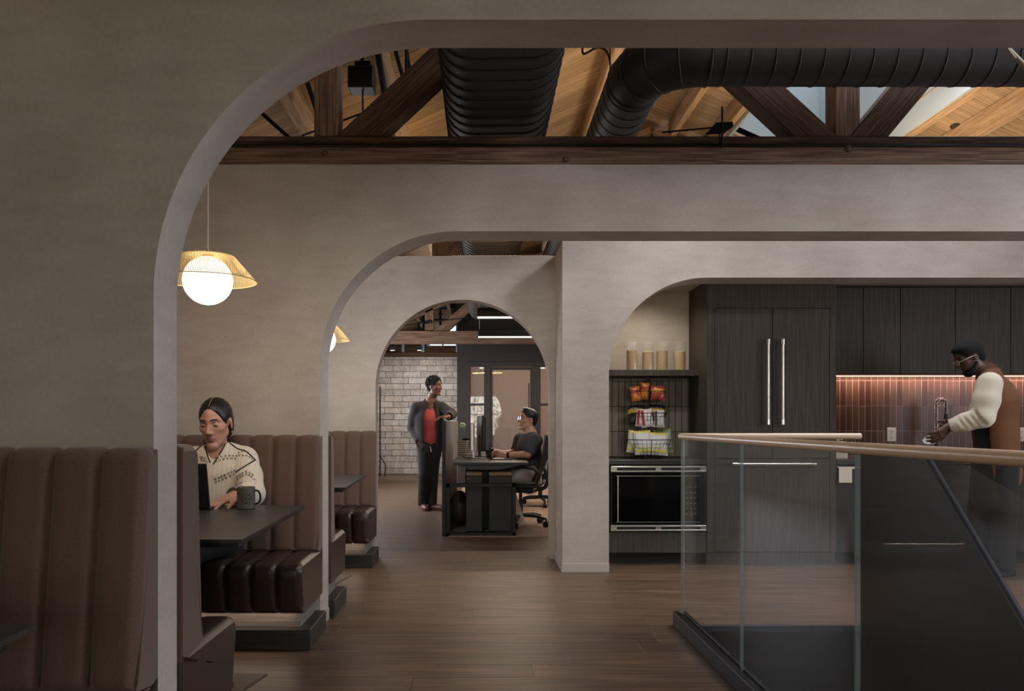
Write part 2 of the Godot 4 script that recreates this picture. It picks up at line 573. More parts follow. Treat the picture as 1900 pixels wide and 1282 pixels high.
func room() -> void:
	var rng := RandomNumberGenerator.new()
	rng.seed = 11
	# floor: planks lie across the view; the opening of the stair is x 1.09..3.25, depth 0.2..4.33
	var fl := structure("floor", "dark brown oak plank floor")
	var sub := Geo.new()
	sub.box(Vector3(XL - 0.2, -0.25, -18.2), Vector3(XR + 0.2, -0.014, -4.345))
	sub.box(Vector3(XL - 0.2, -0.25, -4.345), Vector3(1.075, -0.014, 6.2))
	sub.box(Vector3(3.30, -0.25, -4.345), Vector3(XR + 0.2, -0.014, 6.2))
	sub.box(Vector3(1.075, -0.25, -0.15), Vector3(3.30, -0.014, 6.2))
	put("subfloor", sub, M.subfloor, fl)
	var far := Geo.new()
	far.box(Vector3(XL, -0.014, -18.0), Vector3(XR, 0, -7.06))
	far.box(Vector3(XL, -0.014, -1.30), Vector3(1.075, 0, 6.0))
	far.box(Vector3(3.30, -0.014, -4.345), Vector3(XR, 0, 6.0))
	far.box(Vector3(1.075, -0.014, -0.15), Vector3(3.30, 0, 6.0))
	put("far_boards", far, M.floor_oak_1, fl)
	var pw := 0.18
	var lens := {}
	for r in 32:
		var d0 := 1.30 + r * pw
		var x1 := 1.075 if d0 + pw < 4.40 else XR
		var x := XL - rng.randf() * 1.6
		while x < x1:
			var l := rng.randf_range(1.5, 2.3)
			var a := maxf(x, XL)
			var b := minf(x + l, x1)
			if b - a > 0.02:
				var cut := d0 < 4.345 and d0 + pw > 4.345 and b > 1.075
				var g := Geo.new().box(Vector3(a + 0.0006, -0.014, -(d0 + pw) + 0.0008), Vector3(b - 0.0006, 0.0, -(maxf(d0, 4.345) if cut else d0) - 0.0008), 0.0012)
				put("plank", g, M["floor_oak_%d" % rng.randi_range(0, 3)], fl)
			x += l
	# outer walls
	var wl := Geo.new()
	wl.box(Vector3(XL - 0.2, 0, -9.3), Vector3(XL, 2.80, 6.2))
	wl.box(Vector3(XL - 0.2, 0, -18.2), Vector3(XL, 2.80, -13.9))
	wl.box(Vector3(XL - 0.2, 0, -13.9), Vector3(XL, 0.9, -9.3))
	wl.box(Vector3(XL - 0.2, 2.4, -13.9), Vector3(XL, 2.80, -9.3))
	var wo := structure("window_5", "long window in the left outer wall of the desk area")
	put("pane", Geo.new().box(Vector3(XL - 0.1, 0.9, -13.9), Vector3(XL - 0.09, 2.4, -9.3)), M.clear_glass, wo)
	struct("wall_left", wl, M.plaster, "plaster outer wall behind the booths")
	# right wall with one wide window in it
	var wr := Geo.new()
	wr.box(Vector3(XR, 0, -18.2), Vector3(XR + 0.2, 2.85, -4.3))
	wr.box(Vector3(XR, 0, -1.5), Vector3(XR + 0.2, 2.85, 6.2))
	wr.box(Vector3(XR, 0, -4.3), Vector3(XR + 0.2, 1.0, -1.5))
	wr.box(Vector3(XR, 2.5, -4.3), Vector3(XR + 0.2, 2.85, -1.5))
	struct("wall_right", wr, M.plaster, "plaster outer wall on the kitchen side")
	var win := structure("window_1", "wide window in the outer wall beyond the stair")
	put("pane", Geo.new().box(Vector3(XR + 0.09, 1.0, -4.3), Vector3(XR + 0.1, 2.5, -1.5)), M.clear_glass, win)
	put("window_frame", Geo.new().box(Vector3(XR + 0.06, 1.0, -2.93), Vector3(XR + 0.14, 2.5, -2.87)), M.black_metal, win)
	# rear wall behind the camera with a window band
	var wb := Geo.new()
	wb.box(Vector3(XL - 0.2, 0, 6.0), Vector3(XR + 0.2, 0.4, 6.2))
	wb.box(Vector3(-1.7, 2.3, 6.0), Vector3(2.5, 2.9, 6.2))
	wb.box(Vector3(XL - 0.2, 0.4, 6.0), Vector3(-1.7, 2.9, 6.2))
	wb.box(Vector3(2.5, 0.4, 6.0), Vector3(XR + 0.2, 2.9, 6.2))
	wb.extrude(PackedVector2Array([Vector2(XL - 0.2, 2.85), Vector2(XR + 0.2, 2.85), Vector2(RIDGE_X, RIDGE_Y)]), 6.0, 6.2)
	struct("wall_rear", wb, M.plaster, "plaster wall behind the viewer")
	var wn := structure("window_2", "wide window behind the viewer")
	put("pane", Geo.new().box(Vector3(-1.7, 0.4, 6.09), Vector3(2.5, 2.3, 6.1)), M.clear_glass, wn)
	for yy in [0.95, 1.5]: put("glazing_bar", Geo.new().box(Vector3(-1.7, yy - 0.02, 6.05), Vector3(2.5, yy + 0.02, 6.12)), M.black_metal, wn)
	for xx in [-1.0, -0.3, 0.4, 1.1, 1.8]: put("glazing_bar", Geo.new().box(Vector3(xx - 0.02, 0.4, 6.05), Vector3(xx + 0.02, 2.3, 6.12)), M.black_metal, wn)
	# arched walls
	arch_wall("wall_front", "plaster wall with the largest rounded opening", XL, XR, -0.8804, 2.62, 0.741, 2.2096, 2.10, 2.26)
	arch_wall("wall_middle", "plaster wall with rounded opening under the timber beam", XL, XR, -0.8804, 2.538, 0.741, 2.173, 4.27, 4.50)
	var w3 := PackedVector2Array([Vector2(XL, 0), Vector2(-0.875, 0)])
	for q in arc(-0.154, 1.426, 0.721, 180, 0, 64): w3.append(q)
	w3.append_array([Vector2(0.567, 0), Vector2(0.62, 0), Vector2(0.62, 2.509), Vector2(XL, 2.509)])
	struct("wall_far", Geo.new().extrude(w3, -6.62, -6.473), M.plaster, "plaster wall with the round-headed arch to the desks")
	var ka := PackedVector2Array([Vector2(0.612, 0), Vector2(0.963, 0)])
	for q in arc(0.963 + 0.741, 2.2226 - 0.741, 0.741, 180, 90, 40): ka.append(q)
	ka.append_array([Vector2(XR, 2.2226), Vector2(XR, 2.509), Vector2(0.612, 2.509)])
	struct("wall_kitchen", Geo.new().extrude(ka, -6.17, -5.894), M.plaster, "plaster wall with rounded opening to the kitchen")
	struct("wall_pier", Geo.new().box(Vector3(0.612, 0, -6.86), Vector3(0.963, 2.509, -6.17)), M.plaster, "plaster side of the pier between arch and kitchen")
	var kb := Geo.new()
	kb.box(Vector3(0.963, 0, -6.86), Vector3(XR, 2.509, -6.74))
	struct("wall_kitchen_back", kb, M.plaster, "painted wall behind the kitchen shelf")
	struct("ceiling_kitchen", Geo.new().box(Vector3(0.963, 2.262, -6.74), Vector3(XR, 2.509, -6.17)), M.plaster, "low ceiling over the kitchen cabinets")
	# baseboards, let in flush
	var bb := Geo.new()
	bb.box(Vector3(0.606, 0, -5.94), Vector3(0.964, 0.068, -5.888), 0.002)
	bb.box(Vector3(0.606, 0, -6.473), Vector3(0.613, 0.068, -5.94), 0.001)
	bb.box(Vector3(0.563, 0, -6.479), Vector3(0.607, 0.068, -6.466), 0.001)
	struct("baseboard_right", bb, M.baseboard_paint, "pale flush baseboard round the pier")
	for s in [[4.27, 4.50], [6.473, 6.62]]:
		var g := Geo.new().box(Vector3(-0.885, 0, -s[1] - 0.001), Vector3(-0.8755, 0.066, -s[0] + 0.004), 0.001)
		g.box(Vector3(-0.93, 0, -s[0]), Vector3(-0.876, 0.066, -s[0] + 0.005), 0.001)
		struct("baseboard_left", g, M.baseboard_paint, "pale flush baseboard at the foot of the wall end")

func roof() -> void:
	var rng := RandomNumberGenerator.new()
	rng.seed = 5
	# boards of the deck run down the slope; skylight openings are x 2.85..3.95, depth 4.7..8.8 and -0.2..3.7
	var rf := structure("roof", "pitched roof of wide timber boards")
	var th := 0.03
	var bw := 0.19
	var k := 0
	var d := -6.2
	while d < 18.2:
		var single := d > 3.4 and d < 13.2
		var w := bw if single else 1.9
		if not single and d < 3.4 and d + w > 3.4: w = 3.42 - d
		var mid_d := d + w / 2
		var spans := [[XL - 0.2, RIDGE_X], [RIDGE_X, XR + 0.2]]
		if (mid_d > 4.7 and mid_d < 8.8) or (mid_d > -0.2 and mid_d < 3.7):
			spans = [[XL - 0.2, RIDGE_X], [RIDGE_X, SK0], [SK1, XR + 0.2]]
		for s in spans:
			var a := Vector3(s[0], roof_y(s[0]) + th / 2, -mid_d)
			var b := Vector3(s[1], roof_y(s[1]) + th / 2, -mid_d)
			timber("board", a, b, w - 0.004, th, M["roof_board_%d" % rng.randi_range(0, 2)], rf, 0.0, 0.002)
		d += w
		k += 1
	# an upper skin keeps daylight out of the joints
	var sk := Geo.new()
	for s in [[XL - 0.3, RIDGE_X, -6.3, 18.3], [RIDGE_X, SK0, -6.3, 18.3], [SK1, XR + 0.3, -6.3, 18.3], [SK0, SK1, -6.3, -0.2], [SK0, SK1, 3.7, 4.7], [SK0, SK1, 8.8, 18.3]]:
		var y0 := roof_y(s[0]) + 0.05; var y1 := roof_y(s[1]) + 0.05
		var p := [Vector3(s[0], y0, -s[2]), Vector3(s[1], y1, -s[2]), Vector3(s[1], y1, -s[3]), Vector3(s[0], y0, -s[3])]
		var up := Vector3(0, 0.08, 0)
		sk.quad(p[0], p[1], p[2], p[3]); sk.quad(p[0] + up, p[3] + up, p[2] + up, p[1] + up)
		for i in 4: sk.quad(p[i], p[i] + up, p[(i + 1) % 4] + up, p[(i + 1) % 4])
	put("roof_skin", sk, M.subfloor, rf)
	# purlins along the depth
	for x in [2.22, SK0 - 0.07, SK1 + 0.07, 4.22, 4.75, 5.3, 5.9, 1.70, 1.12, 0.54, -0.05, -0.64, -1.22, -1.8, -2.3]:
		var y := roof_y(x) - 0.095
		timber("purlin", Vector3(x, y, 6.0), Vector3(x, y, -18.0), 0.07, 0.19, M.rafter_wood, rf)
	# skylights: white wells with a pane on top
	for s in [[4.7, 8.8], [-0.2, 3.7]]:
		var sl := structure("window_skylight", "white skylight well in the roof")
		var well := Geo.new()
		var yt := 4.95
		for x: float in [SK0, SK1]:
			var o := -0.03 if x < 3 else 0.03
			well.box(Vector3(minf(x, x + o), roof_y(x) - 0.2, -s[1]), Vector3(maxf(x, x + o), yt, -s[0]))
		for dd in [s[0], s[1]]:
			var o := -0.03 if dd == s[1] else 0.03
			var p := PackedVector2Array([Vector2(SK0, roof_y(SK0) - 0.2), Vector2(SK1, roof_y(SK1) - 0.2), Vector2(SK1, yt), Vector2(SK0, yt)])
			well.extrude(p, minf(-dd, -dd + o), maxf(-dd, -dd + o))
		put("well", well, M.white_paint, sl)
		put("pane", Geo.new().box(Vector3(SK0 - 0.01, yt - 0.03, -s[1]), Vector3(SK1 + 0.01, yt - 0.02, -s[0])), M.clear_glass, sl)
		var bars := Geo.new()
		for t in [0.25, 0.5, 0.75]: bars.box(Vector3(SK0, yt - 0.09, -lerpf(s[0], s[1], t) - 0.03), Vector3(SK1, yt - 0.01, -lerpf(s[0], s[1], t) + 0.03), 0.004)
		put("glazing_bar", bars, M.black_metal, sl)
	# trusses
	truss(4.385, "near timber truss with two-part lower beam over the middle wall", true)
	truss(9.1, "hidden timber truss beyond the round-headed arch wall", false)
	truss(13.9, "timber truss whose lower beam crosses above the desks", false)
	# large flat oval duct, along the depth, and the round duct with an elbow
	var dk := thing("oval_duct", "large dark flat-oval spiral air duct hanging over the aisle", "air duct", Vector3(0.097, 2.945, 0))
	var sec := []
	var hw := 0.30; var hh := 0.165
	for a in arc(hw - hh, 0, hh, -90, 90, 12): sec.append(a)
	for a in arc(-(hw - hh), 0, hh, 90, 270, 12): sec.append(a)
	put("shell", Geo.new().extrude(PackedVector2Array(sec), -12.5, 0.5, 40.0), M.duct_paint, dk)
	for i in 62:
		var dd := 2.4 + i * 0.115
		var path := []
		for q in sec: path.append(Vector3(q.x * 1.012, q.y * 1.012, -dd + (q.x) * 0.05))
		path.append(path[0])
		put("seam", Geo.new().tube(path, 0.005, 5, false, 1.0, Vector3.BACK), M.duct_paint, dk)
	put("hanger_strap", Geo.new().tube([Vector3(0.285, 0.1, -3.52), Vector3(0.285, 0.9, -3.52)], 0.006, 6), M.black_metal, dk)
	var rd := thing("round_duct", "dark round spiral duct turning with an elbow to the right", "air duct", Vector3(0.825, 2.96, 0))
	var rr := 0.145
	put("rear_run", Geo.new().tube([Vector3(0, 0, -12.0), Vector3(0, 0, -4.2)], rr, 28), M.duct_paint, rd)
	var el := []
	for q in arc(0.30, -4.2, 0.30, 180, 90, 12): el.append(Vector3(q.x, 0, q.y))
	var eg := Geo.new()
	eg.tube(el, rr + 0.001, 28)
	for i in [0, 3, 6, 9, 12]:
		var dr: Vector3 = (el[mini(i + 1, 12)] - el[maxi(i - 1, 0)]).normalized()
		put("seam", Geo.new().torus(el[i], rr + 0.001, 0.006, Basis(dr.cross(Vector3.UP), dr, Vector3.UP), 28, 6), M.duct_paint, rd)
	put("elbow", eg, M.duct_paint, rd)
	put("cross_run", Geo.new().tube([Vector3(0.30, 0, -3.9), Vector3(5.2, 0, -3.9)], rr, 28), M.duct_paint, rd)
	for i in 60:
		var zz := -4.25 - i * 0.115
		if zz < -9.0: break
		put("seam", Geo.new().torus(Vector3(0, 0, zz), rr, 0.0045, Basis(Vector3.RIGHT, PI / 2), 28, 5), M.duct_paint, rd)
	for i in 34:
		put("seam", Geo.new().torus(Vector3(0.36 + i * 0.118, 0, -3.9), rr, 0.0045, Basis(Vector3.BACK, PI / 2 + 0.06), 28, 5), M.duct_paint, rd)
	put("hanger_strap", Geo.new().tube([Vector3(2.9, 0, -3.9), Vector3(2.9, 1.2, -3.9)], 0.006, 6).tube([Vector3(0, 0, -5.0), Vector3(0, 1.2, -5.0)], 0.006, 6), M.black_metal, rd)
	# small fittings under the roof
	var clamp := thing("rod_hanger", "black threaded rod hanger with plate on the timber beam", "hanger", pt(1336, 270, 4.2495))
	put("rod", Geo.new().tube([Vector3(0.012, -0.012, 0), Vector3(0.012, 0.21, 0)], 0.0055, 8).tube([Vector3(-0.004, 0.0, 0.02), Vector3(-0.004, 0.09, 0.0)], 0.005, 8), M.black_metal, clamp)
	put("plate", Geo.new().extrude(PackedVector2Array([Vector2(-0.07, 0.072), Vector2(0.03, 0.075), Vector2(0.072, 0.105), Vector2(0.07, 0.13), Vector2(-0.02, 0.125)]), -0.03, 0.0), M.black_metal, clamp)
	put("bar", Geo.new().box(Vector3(-0.30, 0.105, -0.03), Vector3(0.072, 0.112, -0.02)), M.black_metal, clamp).rotation.z = 0.09
	tag(put("electric_conduit", Geo.new().tube(curve([pt(1082, 80, 5.2), pt(1083, 100, 5.2), pt(1110, 88, 5.2), pt(1128, 100, 5.2), pt(1134, 140, 5.2), pt(1128, 200, 5.5), pt(1120, 262, 6.0)], 6), 0.008, 8), M.black_metal), "thin black conduit looping between the two dark ducts", "conduit")
	tag(put("pale_pipe", Geo.new().tube([pt(1840, 62, 3.55), pt(1872, 92, 3.55), pt(1930, 150, 3.55)], 0.011, 10).tube([pt(1868, 88, 3.5), pt(1884, 108, 3.5)], 0.005, 8), M.pale_pipe), "pale slanting pipe in front of the round duct", "pipe")
	var det := thing("ceiling_sensor", "dark round sensor fixed under a roof purlin on the right", "sensor", pt(1776, 222, 6.9))
	put("mount", Geo.new().box(Vector3(-0.08, 0.0, -0.02), Vector3(0.12, 0.012, 0.02), 0.002), M.black_metal, det)
	put("housing", Geo.new().lathe([Vector2(0, -0.075), Vector2(0.05, -0.07), Vector2(0.056, -0.05), Vector2(0.042, -0.04), Vector2(0.042, 0.0)], 20), M.chair_frame, det)
	put("stem", Geo.new().tube([Vector3(0.02, 0, 0), Vector3(0.02, 0.08, 0)], 0.008, 8), M.black_metal, det)
	var sp := thing("hanging_speaker", "black box speaker on a bracket under the left roof", "speaker", pt(672, 152, 4.9))
	put("cabinet", Geo.new().box(Vector3(-0.08, -0.06, -0.07), Vector3(0.08, 0.075, 0.07), 0.008), M.plastic_black, sp)
	put("bracket", Geo.new().box(Vector3(-0.045, 0.07, -0.03), Vector3(0.055, 0.12, 0.03), 0.003).tube([Vector3(0.0, 0.11, 0), Vector3(0.0, 0.26, 0)], 0.012, 8), M.black_metal, sp)
	put("cable", Geo.new().tube([Vector3(0.004, -0.06, 0), Vector3(0.004, -0.25, 0)], 0.006, 6), M.black_metal, sp)
	var a := 0
	for s in [[700, 92, 714, 172, 4.75, 0.021], [732, 88, 750, 152, 4.8, 0.014], [566, 140, 596, 232, 4.75, 0.015], [752, 80, 762, 140, 4.7, 0.012]]:
		tag(put("sprinkler_pipe", Geo.new().tube([pt(s[0], s[1], s[4]) + Vector3(-0.03, 0.12, 0), pt(s[0], s[1], s[4]), pt(s[2], s[3], s[4]), pt(s[2], s[3], s[4]) + Vector3(0.03, -0.18, 0)], s[5], 10), M.conduit),
			["thick grey conduit drop right of the black speaker", "thinner grey conduit drop nearest the oval duct", "grey conduit drop left of the vertical timber post", "thin grey conduit drop against the pale roof boards"][a], "pipe", "conduit drops under the left roof")
		a += 1
	tag(put("sprinkler_pipe", Geo.new().tube([pt(480, 205, 4.7), pt(530, 250, 4.7), pt(560, 275, 4.7)], 0.012, 8).tube([pt(560, 252, 4.7), pt(640, 222, 4.7), pt(800, 162, 4.7)], 0.006, 8), M.black_metal), "black bent conduit low at the left end of the beam", "pipe")

func truss(d: float, label: String, near: bool) -> void:
	var t := thing("timber_truss", label, "roof truss", Vector3(0, 0, -d), 0.0, "timber roof trusses")
	var x0 := XL + 0.05 if near else XL + 0.05
	var x1 := XR - 0.05
	if near:
		timber("lower_chord", Vector3(x0, 2.586, 0.02), Vector3(x1, 2.586, 0.02), 0.20, 0.094, M.timber, t)
		timber("upper_chord", Vector3(x0, 2.674, 0.0), Vector3(x1, 2.674, 0.0), 0.17, 0.060, M.timber_dark, t)
		put("tie_pipe", Geo.new().tube([Vector3(x0, 2.643, 0.108), Vector3(x1, 2.643, 0.108)], 0.0095, 8), M.black_metal, t)
		for s in [[603, 284, 7], [1050, 296, 6], [1576, 276, 8]]:
			var p := pt(s[0], s[1], 4.263)
			p.z = 0.121
			var r: float = s[2] / F * 4.26
			var plug := Geo.new().lathe([Vector2(0, 0.006), Vector2(r * 0.55, 0.005), Vector2(r * 0.6, 0.0), Vector2(r * 0.8, 0.004), Vector2(r, -0.003)].map(func(q): return q), 18)
			var o := put("bolt_plug", plug, M.timber, t)
			o.transform = Transform3D(Basis(Vector3.RIGHT, PI / 2), p)
	else:
		timber("lower_chord", Vector3(x0, 2.645, 0.0), Vector3(x1, 2.645, 0.0), 0.18, 0.22, M.timber, t)
	var yb := 2.70 if near else 2.77
	var posts := [[-0.856, 0.135], [2.026, 0.135], [4.9, 0.135]]
	if d > 9.0: posts = [[-0.51, 0.12]]
	if d > 13.0: posts = [[-0.92, 0.15], [1.97, 0.15], [4.77, 0.15]]
	for p in posts: timber("post", Vector3(p[0], yb, 0), Vector3(p[0], roof_y(p[0]) - 0.18, 0), p[1], p[1], M.timber, t)
	for s in [[-0.66, 0.60, 1], [1.83, 0.57, 1], [2.16, 3.2, 1], [4.70, 3.37, 1]]:
		if d > 9.0 and d < 13.0 and s[0] > 0.0: continue
		var p0 := Vector3(s[0], yb + 0.03, 0.0); var p1 := Vector3(s[1], roof_y(s[1]) - 0.22, 0.0)
		timber("brace", p0 - (p1 - p0).normalized() * 0.15, p1, 0.14, 0.165, M.timber_dark if near else M.timber, t)
	for s in [[-1.95, RIDGE_X], [5.88, RIDGE_X]]:
		timber("rafter", Vector3(s[0], roof_y(s[0]) - 0.27, 0.0), Vector3(s[1], roof_y(s[1]) - 0.27, 0.0), 0.15, 0.15, M.timber, t)

# one padded channel: a side profile (z forward, y up) given from the back over the front; w: its width along x; g: depth of the grooves
func channel(prof: Array, w: float, g: float, nu := 8) -> Geo:
	var out := Geo.new()
	var m := prof.size()
	var nr := []
	for i in m:
		var a: Vector2 = prof[maxi(i - 1, 0)]; var b: Vector2 = prof[mini(i + 1, m - 1)]
		var e := (b - a).normalized()
		nr.append(Vector2(-e.y, e.x))
	var P := []
	for i in m:
		var row := []
		for k in nu + 1:
			var u := -1.0 + 2.0 * k / nu
			var drop := g * (1.0 - sqrt(maxf(0.0, 1.0 - pow(absf(u), 5.0))))
			if nr[i].y < -0.4 or nr[i].x < -0.5: drop *= 0.15
			var q: Vector2 = prof[i] - nr[i] * drop
			row.append(Vector3(u * w / 2, q.y, q.x))
		P.append(row)
	# normals from neighbours
	var NN := []
	for i in m:
		var row := []
		for k in nu + 1:
			var du: Vector3 = P[i][mini(k + 1, nu)] - P[i][maxi(k - 1, 0)]
			var dv: Vector3 = P[mini(i + 1, m - 1)][k] - P[maxi(i - 1, 0)][k]
			row.append(dv.cross(du).normalized())
		NN.append(row)
	for i in m - 1:
		for k in nu:
			out.quadn(P[i][k], P[i + 1][k], P[i + 1][k + 1], P[i][k + 1], NN[i][k], NN[i + 1][k], NN[i + 1][k + 1], NN[i][k + 1])
	# closed ends, back and bottom
	for k in [0, nu]:
		var cen := Vector3.ZERO
		for i in m: cen += P[i][k] / m
		for i in m:
			var p: Vector3 = P[i][k]; var q: Vector3 = P[(i + 1) % m][k]
			if ((p - cen).cross(q - cen).x > 0) == (k > 0): out.tri(cen, p, q)
			else: out.tri(cen, q, p)
	out.quad(P[0][0], P[0][nu], P[m - 1][nu], P[m - 1][0])
	return out

func rounded(pts: Array, rad: Array, n := 5) -> Array:   # polyline with rounded corners
	var out := [pts[0]]
	for i in range(1, pts.size() - 1):
		var p: Vector2 = pts[i]
		var r: float = rad[i]
		var a: Vector2 = p + (pts[i - 1] - p).normalized() * minf(r, p.distance_to(pts[i - 1]) * 0.49)
		var b: Vector2 = p + (pts[i + 1] - p).normalized() * minf(r, p.distance_to(pts[i + 1]) * 0.49)
		for k in n + 1:
			var t := float(k) / n
			out.append(a.lerp(p, t).lerp(p.lerp(b, t), t))
	out.append(pts[-1])
	return out

# a banquette against the wall face at depth d; facing +1 looks at the camera, -1 away from it
func bench(label: String, d: float, facing: int, t0: float, t1: float) -> void:
	var xr := -0.866
	var w := 0.1235
	var count := 11
	var b := thing("banquette", label, "booth seat", Vector3(xr, 0, -d), 0.0 if facing > 0 else PI, "upholstered booth seats")
	var sg := -1.0 if facing > 0 else 1.0     # direction of the bench along its own x, away from the aisle
	var L := w * count
	var lx := minf(0, sg * L); var hx := maxf(0, sg * L)
	var back := Node3D.new()
	back.name = "backrest"
	b.add_child(back)
	var bp := rounded([Vector2(0.004, 0.43), Vector2(0.004, 1.062), Vector2(t0, 1.062), Vector2(t1, 0.448), Vector2(0.03, 0.43)], [0, 0.02, 0.045, 0.03, 0], 6)
	var bg := channel(bp, w, 0.020)
	var sp := rounded([Vector2(0.004, 0.20), Vector2(0.004, 0.452), Vector2(0.535, 0.452), Vector2(0.475, 0.195), Vector2(0.05, 0.195)], [0, 0.01, 0.085, 0.035, 0], 7)
	var sgm := channel(sp, w, 0.022)
	var seat := Node3D.new()
	seat.name = "seat"
	b.add_child(seat)
	var bm := bg.mesh()
	var sm := sgm.mesh()
	for i in count:
		put("channel", bm, M.wool, back).position.x = sg * (i + 0.5) * w
		put("channel", sm, M.leather, seat).position.x = sg * (i + 0.5) * w
	var inset := 0.02 * sg
	put("recess_panel", Geo.new().box(Vector3(minf(inset * 2, sg * L), 0.103, 0.003), Vector3(maxf(inset * 2, sg * L), 0.198, 0.345)), M.recess_wood, b)
	put("plinth", Geo.new().box(Vector3(minf(-inset, sg * L), 0.0, 0.003), Vector3(maxf(-inset, sg * L), 0.104, 0.405), 0.003), M.plinth_wood, b)
	var strip := put("led_strip", Geo.new().box(Vector3(lx + 0.06, 0.187, 0.366), Vector3(hx - 0.06, 0.193, 0.378)), M.led_warm, b)
	strip.name = "led_strip"
	var c := Vector3(xr + (lx + hx) / 2 * (1.0 if facing > 0 else -1.0), 0.185, -d + 0.376 * facing)
	area("bench_led_light", c, Vector3(0, -1, 0.5 * facing), Vector2(L - 0.14, 0.02), c8(255, 228, 204), 0.06, b)

func booth_table(label: String, far: Vector2, near: Vector2, foot: float) -> void:
	# far, near: (x, depth) of the two corners on the aisle
	var xl := -2.40
	var t := thing("booth_table", label, "table", Vector3(-1.55, 0, -(far.y + near.y) / 2), 0.0, "black booth tables")
	var o := t.position
	var g := Geo.new()
	var top := PackedVector2Array([Vector2(xl - o.x, near.y + o.z), Vector2(near.x - o.x, near.y + o.z), Vector2(far.x - o.x, far.y + o.z), Vector2(xl - o.x, far.y + o.z)])
	var gg := Geo.new().extrude(top, 0.723, 0.735)
	g.add(gg, Transform3D(Basis(Vector3.RIGHT, Vector3.FORWARD, Vector3.UP), Vector3.ZERO))
	put("table_top", g, M.table_stone, t)
	var ins := PackedVector2Array()
	for q in top: ins.append(q * Vector2(0.96, 0.90))
	put("under_top", Geo.new().add(Geo.new().extrude(ins, 0.70, 0.7235), Transform3D(Basis(Vector3.RIGHT, Vector3.FORWARD, Vector3.UP), Vector3.ZERO)), M.plastic_black, t)
	put("pedestal", Geo.new().box(Vector3(-0.32, 0.10, -0.05), Vector3(-0.24, 0.702, 0.05), 0.004), M.black_metal, t)
	var fz := -foot - o.z
	put("foot_plate", foot_plate(fz), M.steel_plate, t)
	put("foot_block", Geo.new().box(Vector3(-0.40, 0.0, fz + 0.05), Vector3(0.50, 0.094, fz + 0.28), 0.004), M.plinth_wood, t)

func foot_plate(fz: float) -> Geo:
	var p := PackedVector2Array([Vector2(-0.45, -fz - 0.31), Vector2(0.615, -fz - 0.31), Vector2(0.677, -fz), Vector2(-0.45, -fz)])
	return Geo.new().add(Geo.new().extrude(p, 0.094, 0.104), Transform3D(Basis(Vector3.RIGHT, Vector3.FORWARD, Vector3.UP), Vector3.ZERO))

func booths() -> void:
	bench("brown wool booth seat in front, nearest the camera at the lower left", 2.10, 1, 0.075, 0.15)
	bench("brown booth seat seen end-on behind the front wall, across from the seated woman", 2.26, -1, 0.145, 0.185)
	bench("brown channelled booth seat with the seated woman on it", 4.27, 1, 0.075, 0.14)
	bench("brown booth seat seen end-on behind the middle wall, narrow sliver", 4.50, -1, 0.10, 0.14)
	bench("farthest brown channelled booth seat, beside the round-headed arch", 6.473, 1, 0.07, 0.13)
	booth_table("black booth table nearest the camera, only its corner in view", Vector2(-0.863, 1.517), Vector2(-0.845, 0.45), 0.95)
	booth_table("black booth table with the laptop and the mug on it", Vector2(-0.836, 3.71), Vector2(-0.802, 2.62), 3.19)
	booth_table("empty black booth table in the far booth", Vector2(-0.871, 5.89), Vector2(-0.824, 4.74), 5.26)

func pendants() -> void:
	var a := pendant("brass mesh pendant lamp with white globe over the booth of the woman", Vector3(-1.12, 1.708, -3.20), 0.105)
	var b := pendant("brass mesh pendant lamp half hidden by the middle wall", Vector3(-1.12, 1.708, -5.48), 0.105)
	omni("pendant_light", a.position, c8(255, 240, 222), 0.28, 0.09, a)
	omni("pendant_light", b.position, c8(255, 248, 240), 0.34, 0.09, b)

func pendant(label: String, at: Vector3, r: float) -> Node3D:
	var p := thing("pendant_lamp", label, "pendant lamp", at, 0.0, "globe pendant lamps over the booths")
	put("globe", Geo.new().sphere(Vector3(0, 0, 0), Vector3(0.099, 0.099, 0.099), 40, 24), M.globe_glow, p)
	var top := 0.103
	# shade: a woven cone of thin brass wires
	var w := Geo.new()
	var prof := [Vector2(0.194, 0.0), Vector2(0.150, 0.052), Vector2(0.108, top - 0.004), Vector2(0.085, top), Vector2(0.02, top + 0.002)]
	var nw := 130
	for dir: float in [-1.0, 1.0]:
		for k in nw:
			var a0 := TAU * k / nw
			for i in prof.size() - 1:
				var q0: Vector2 = prof[i]; var q1: Vector2 = prof[i + 1]
				var t0 := a0 + dir * i * 0.16; var t1 := a0 + dir * (i + 1) * 0.16
				var u0 := Vector3(cos(t0), 0, sin(t0)); var u1 := Vector3(cos(t1), 0, sin(t1))
				var s0 := Vector3(-sin(t0), 0, cos(t0)); var s1 := Vector3(-sin(t1), 0, cos(t1))
				var p0 := u0 * q0.x + Vector3(0, q0.y, 0); var p1 := u1 * q1.x + Vector3(0, q1.y, 0)
				var h := 0.0011
				w.quad(p0 - s0 * h, p0 + s0 * h, p1 + s1 * h * 0.8, p1 - s1 * h * 0.8)
	put("shade", w, M.shade_wire, p)
	put("rim", Geo.new().torus(Vector3.ZERO, 0.194, 0.0018, Basis(), 64, 6).torus(Vector3(0, top, 0), 0.085, 0.0014, Basis(), 40, 6), M.shade_wire, p)
	put("socket", Geo.new().lathe([Vector2(0.018, 0.095), Vector2(0.018, top + 0.004), Vector2(0.006, top + 0.012), Vector2(0.005, top + 0.03), Vector2(0.0, top + 0.03)], 16), M.shade_wire, p)
	put("cord", Geo.new().tube([Vector3(0, top + 0.02, 0), Vector3(0, roof_y(at.x) - at.y, 0)], 0.0035, 8), M.cord_white, p)
	return p

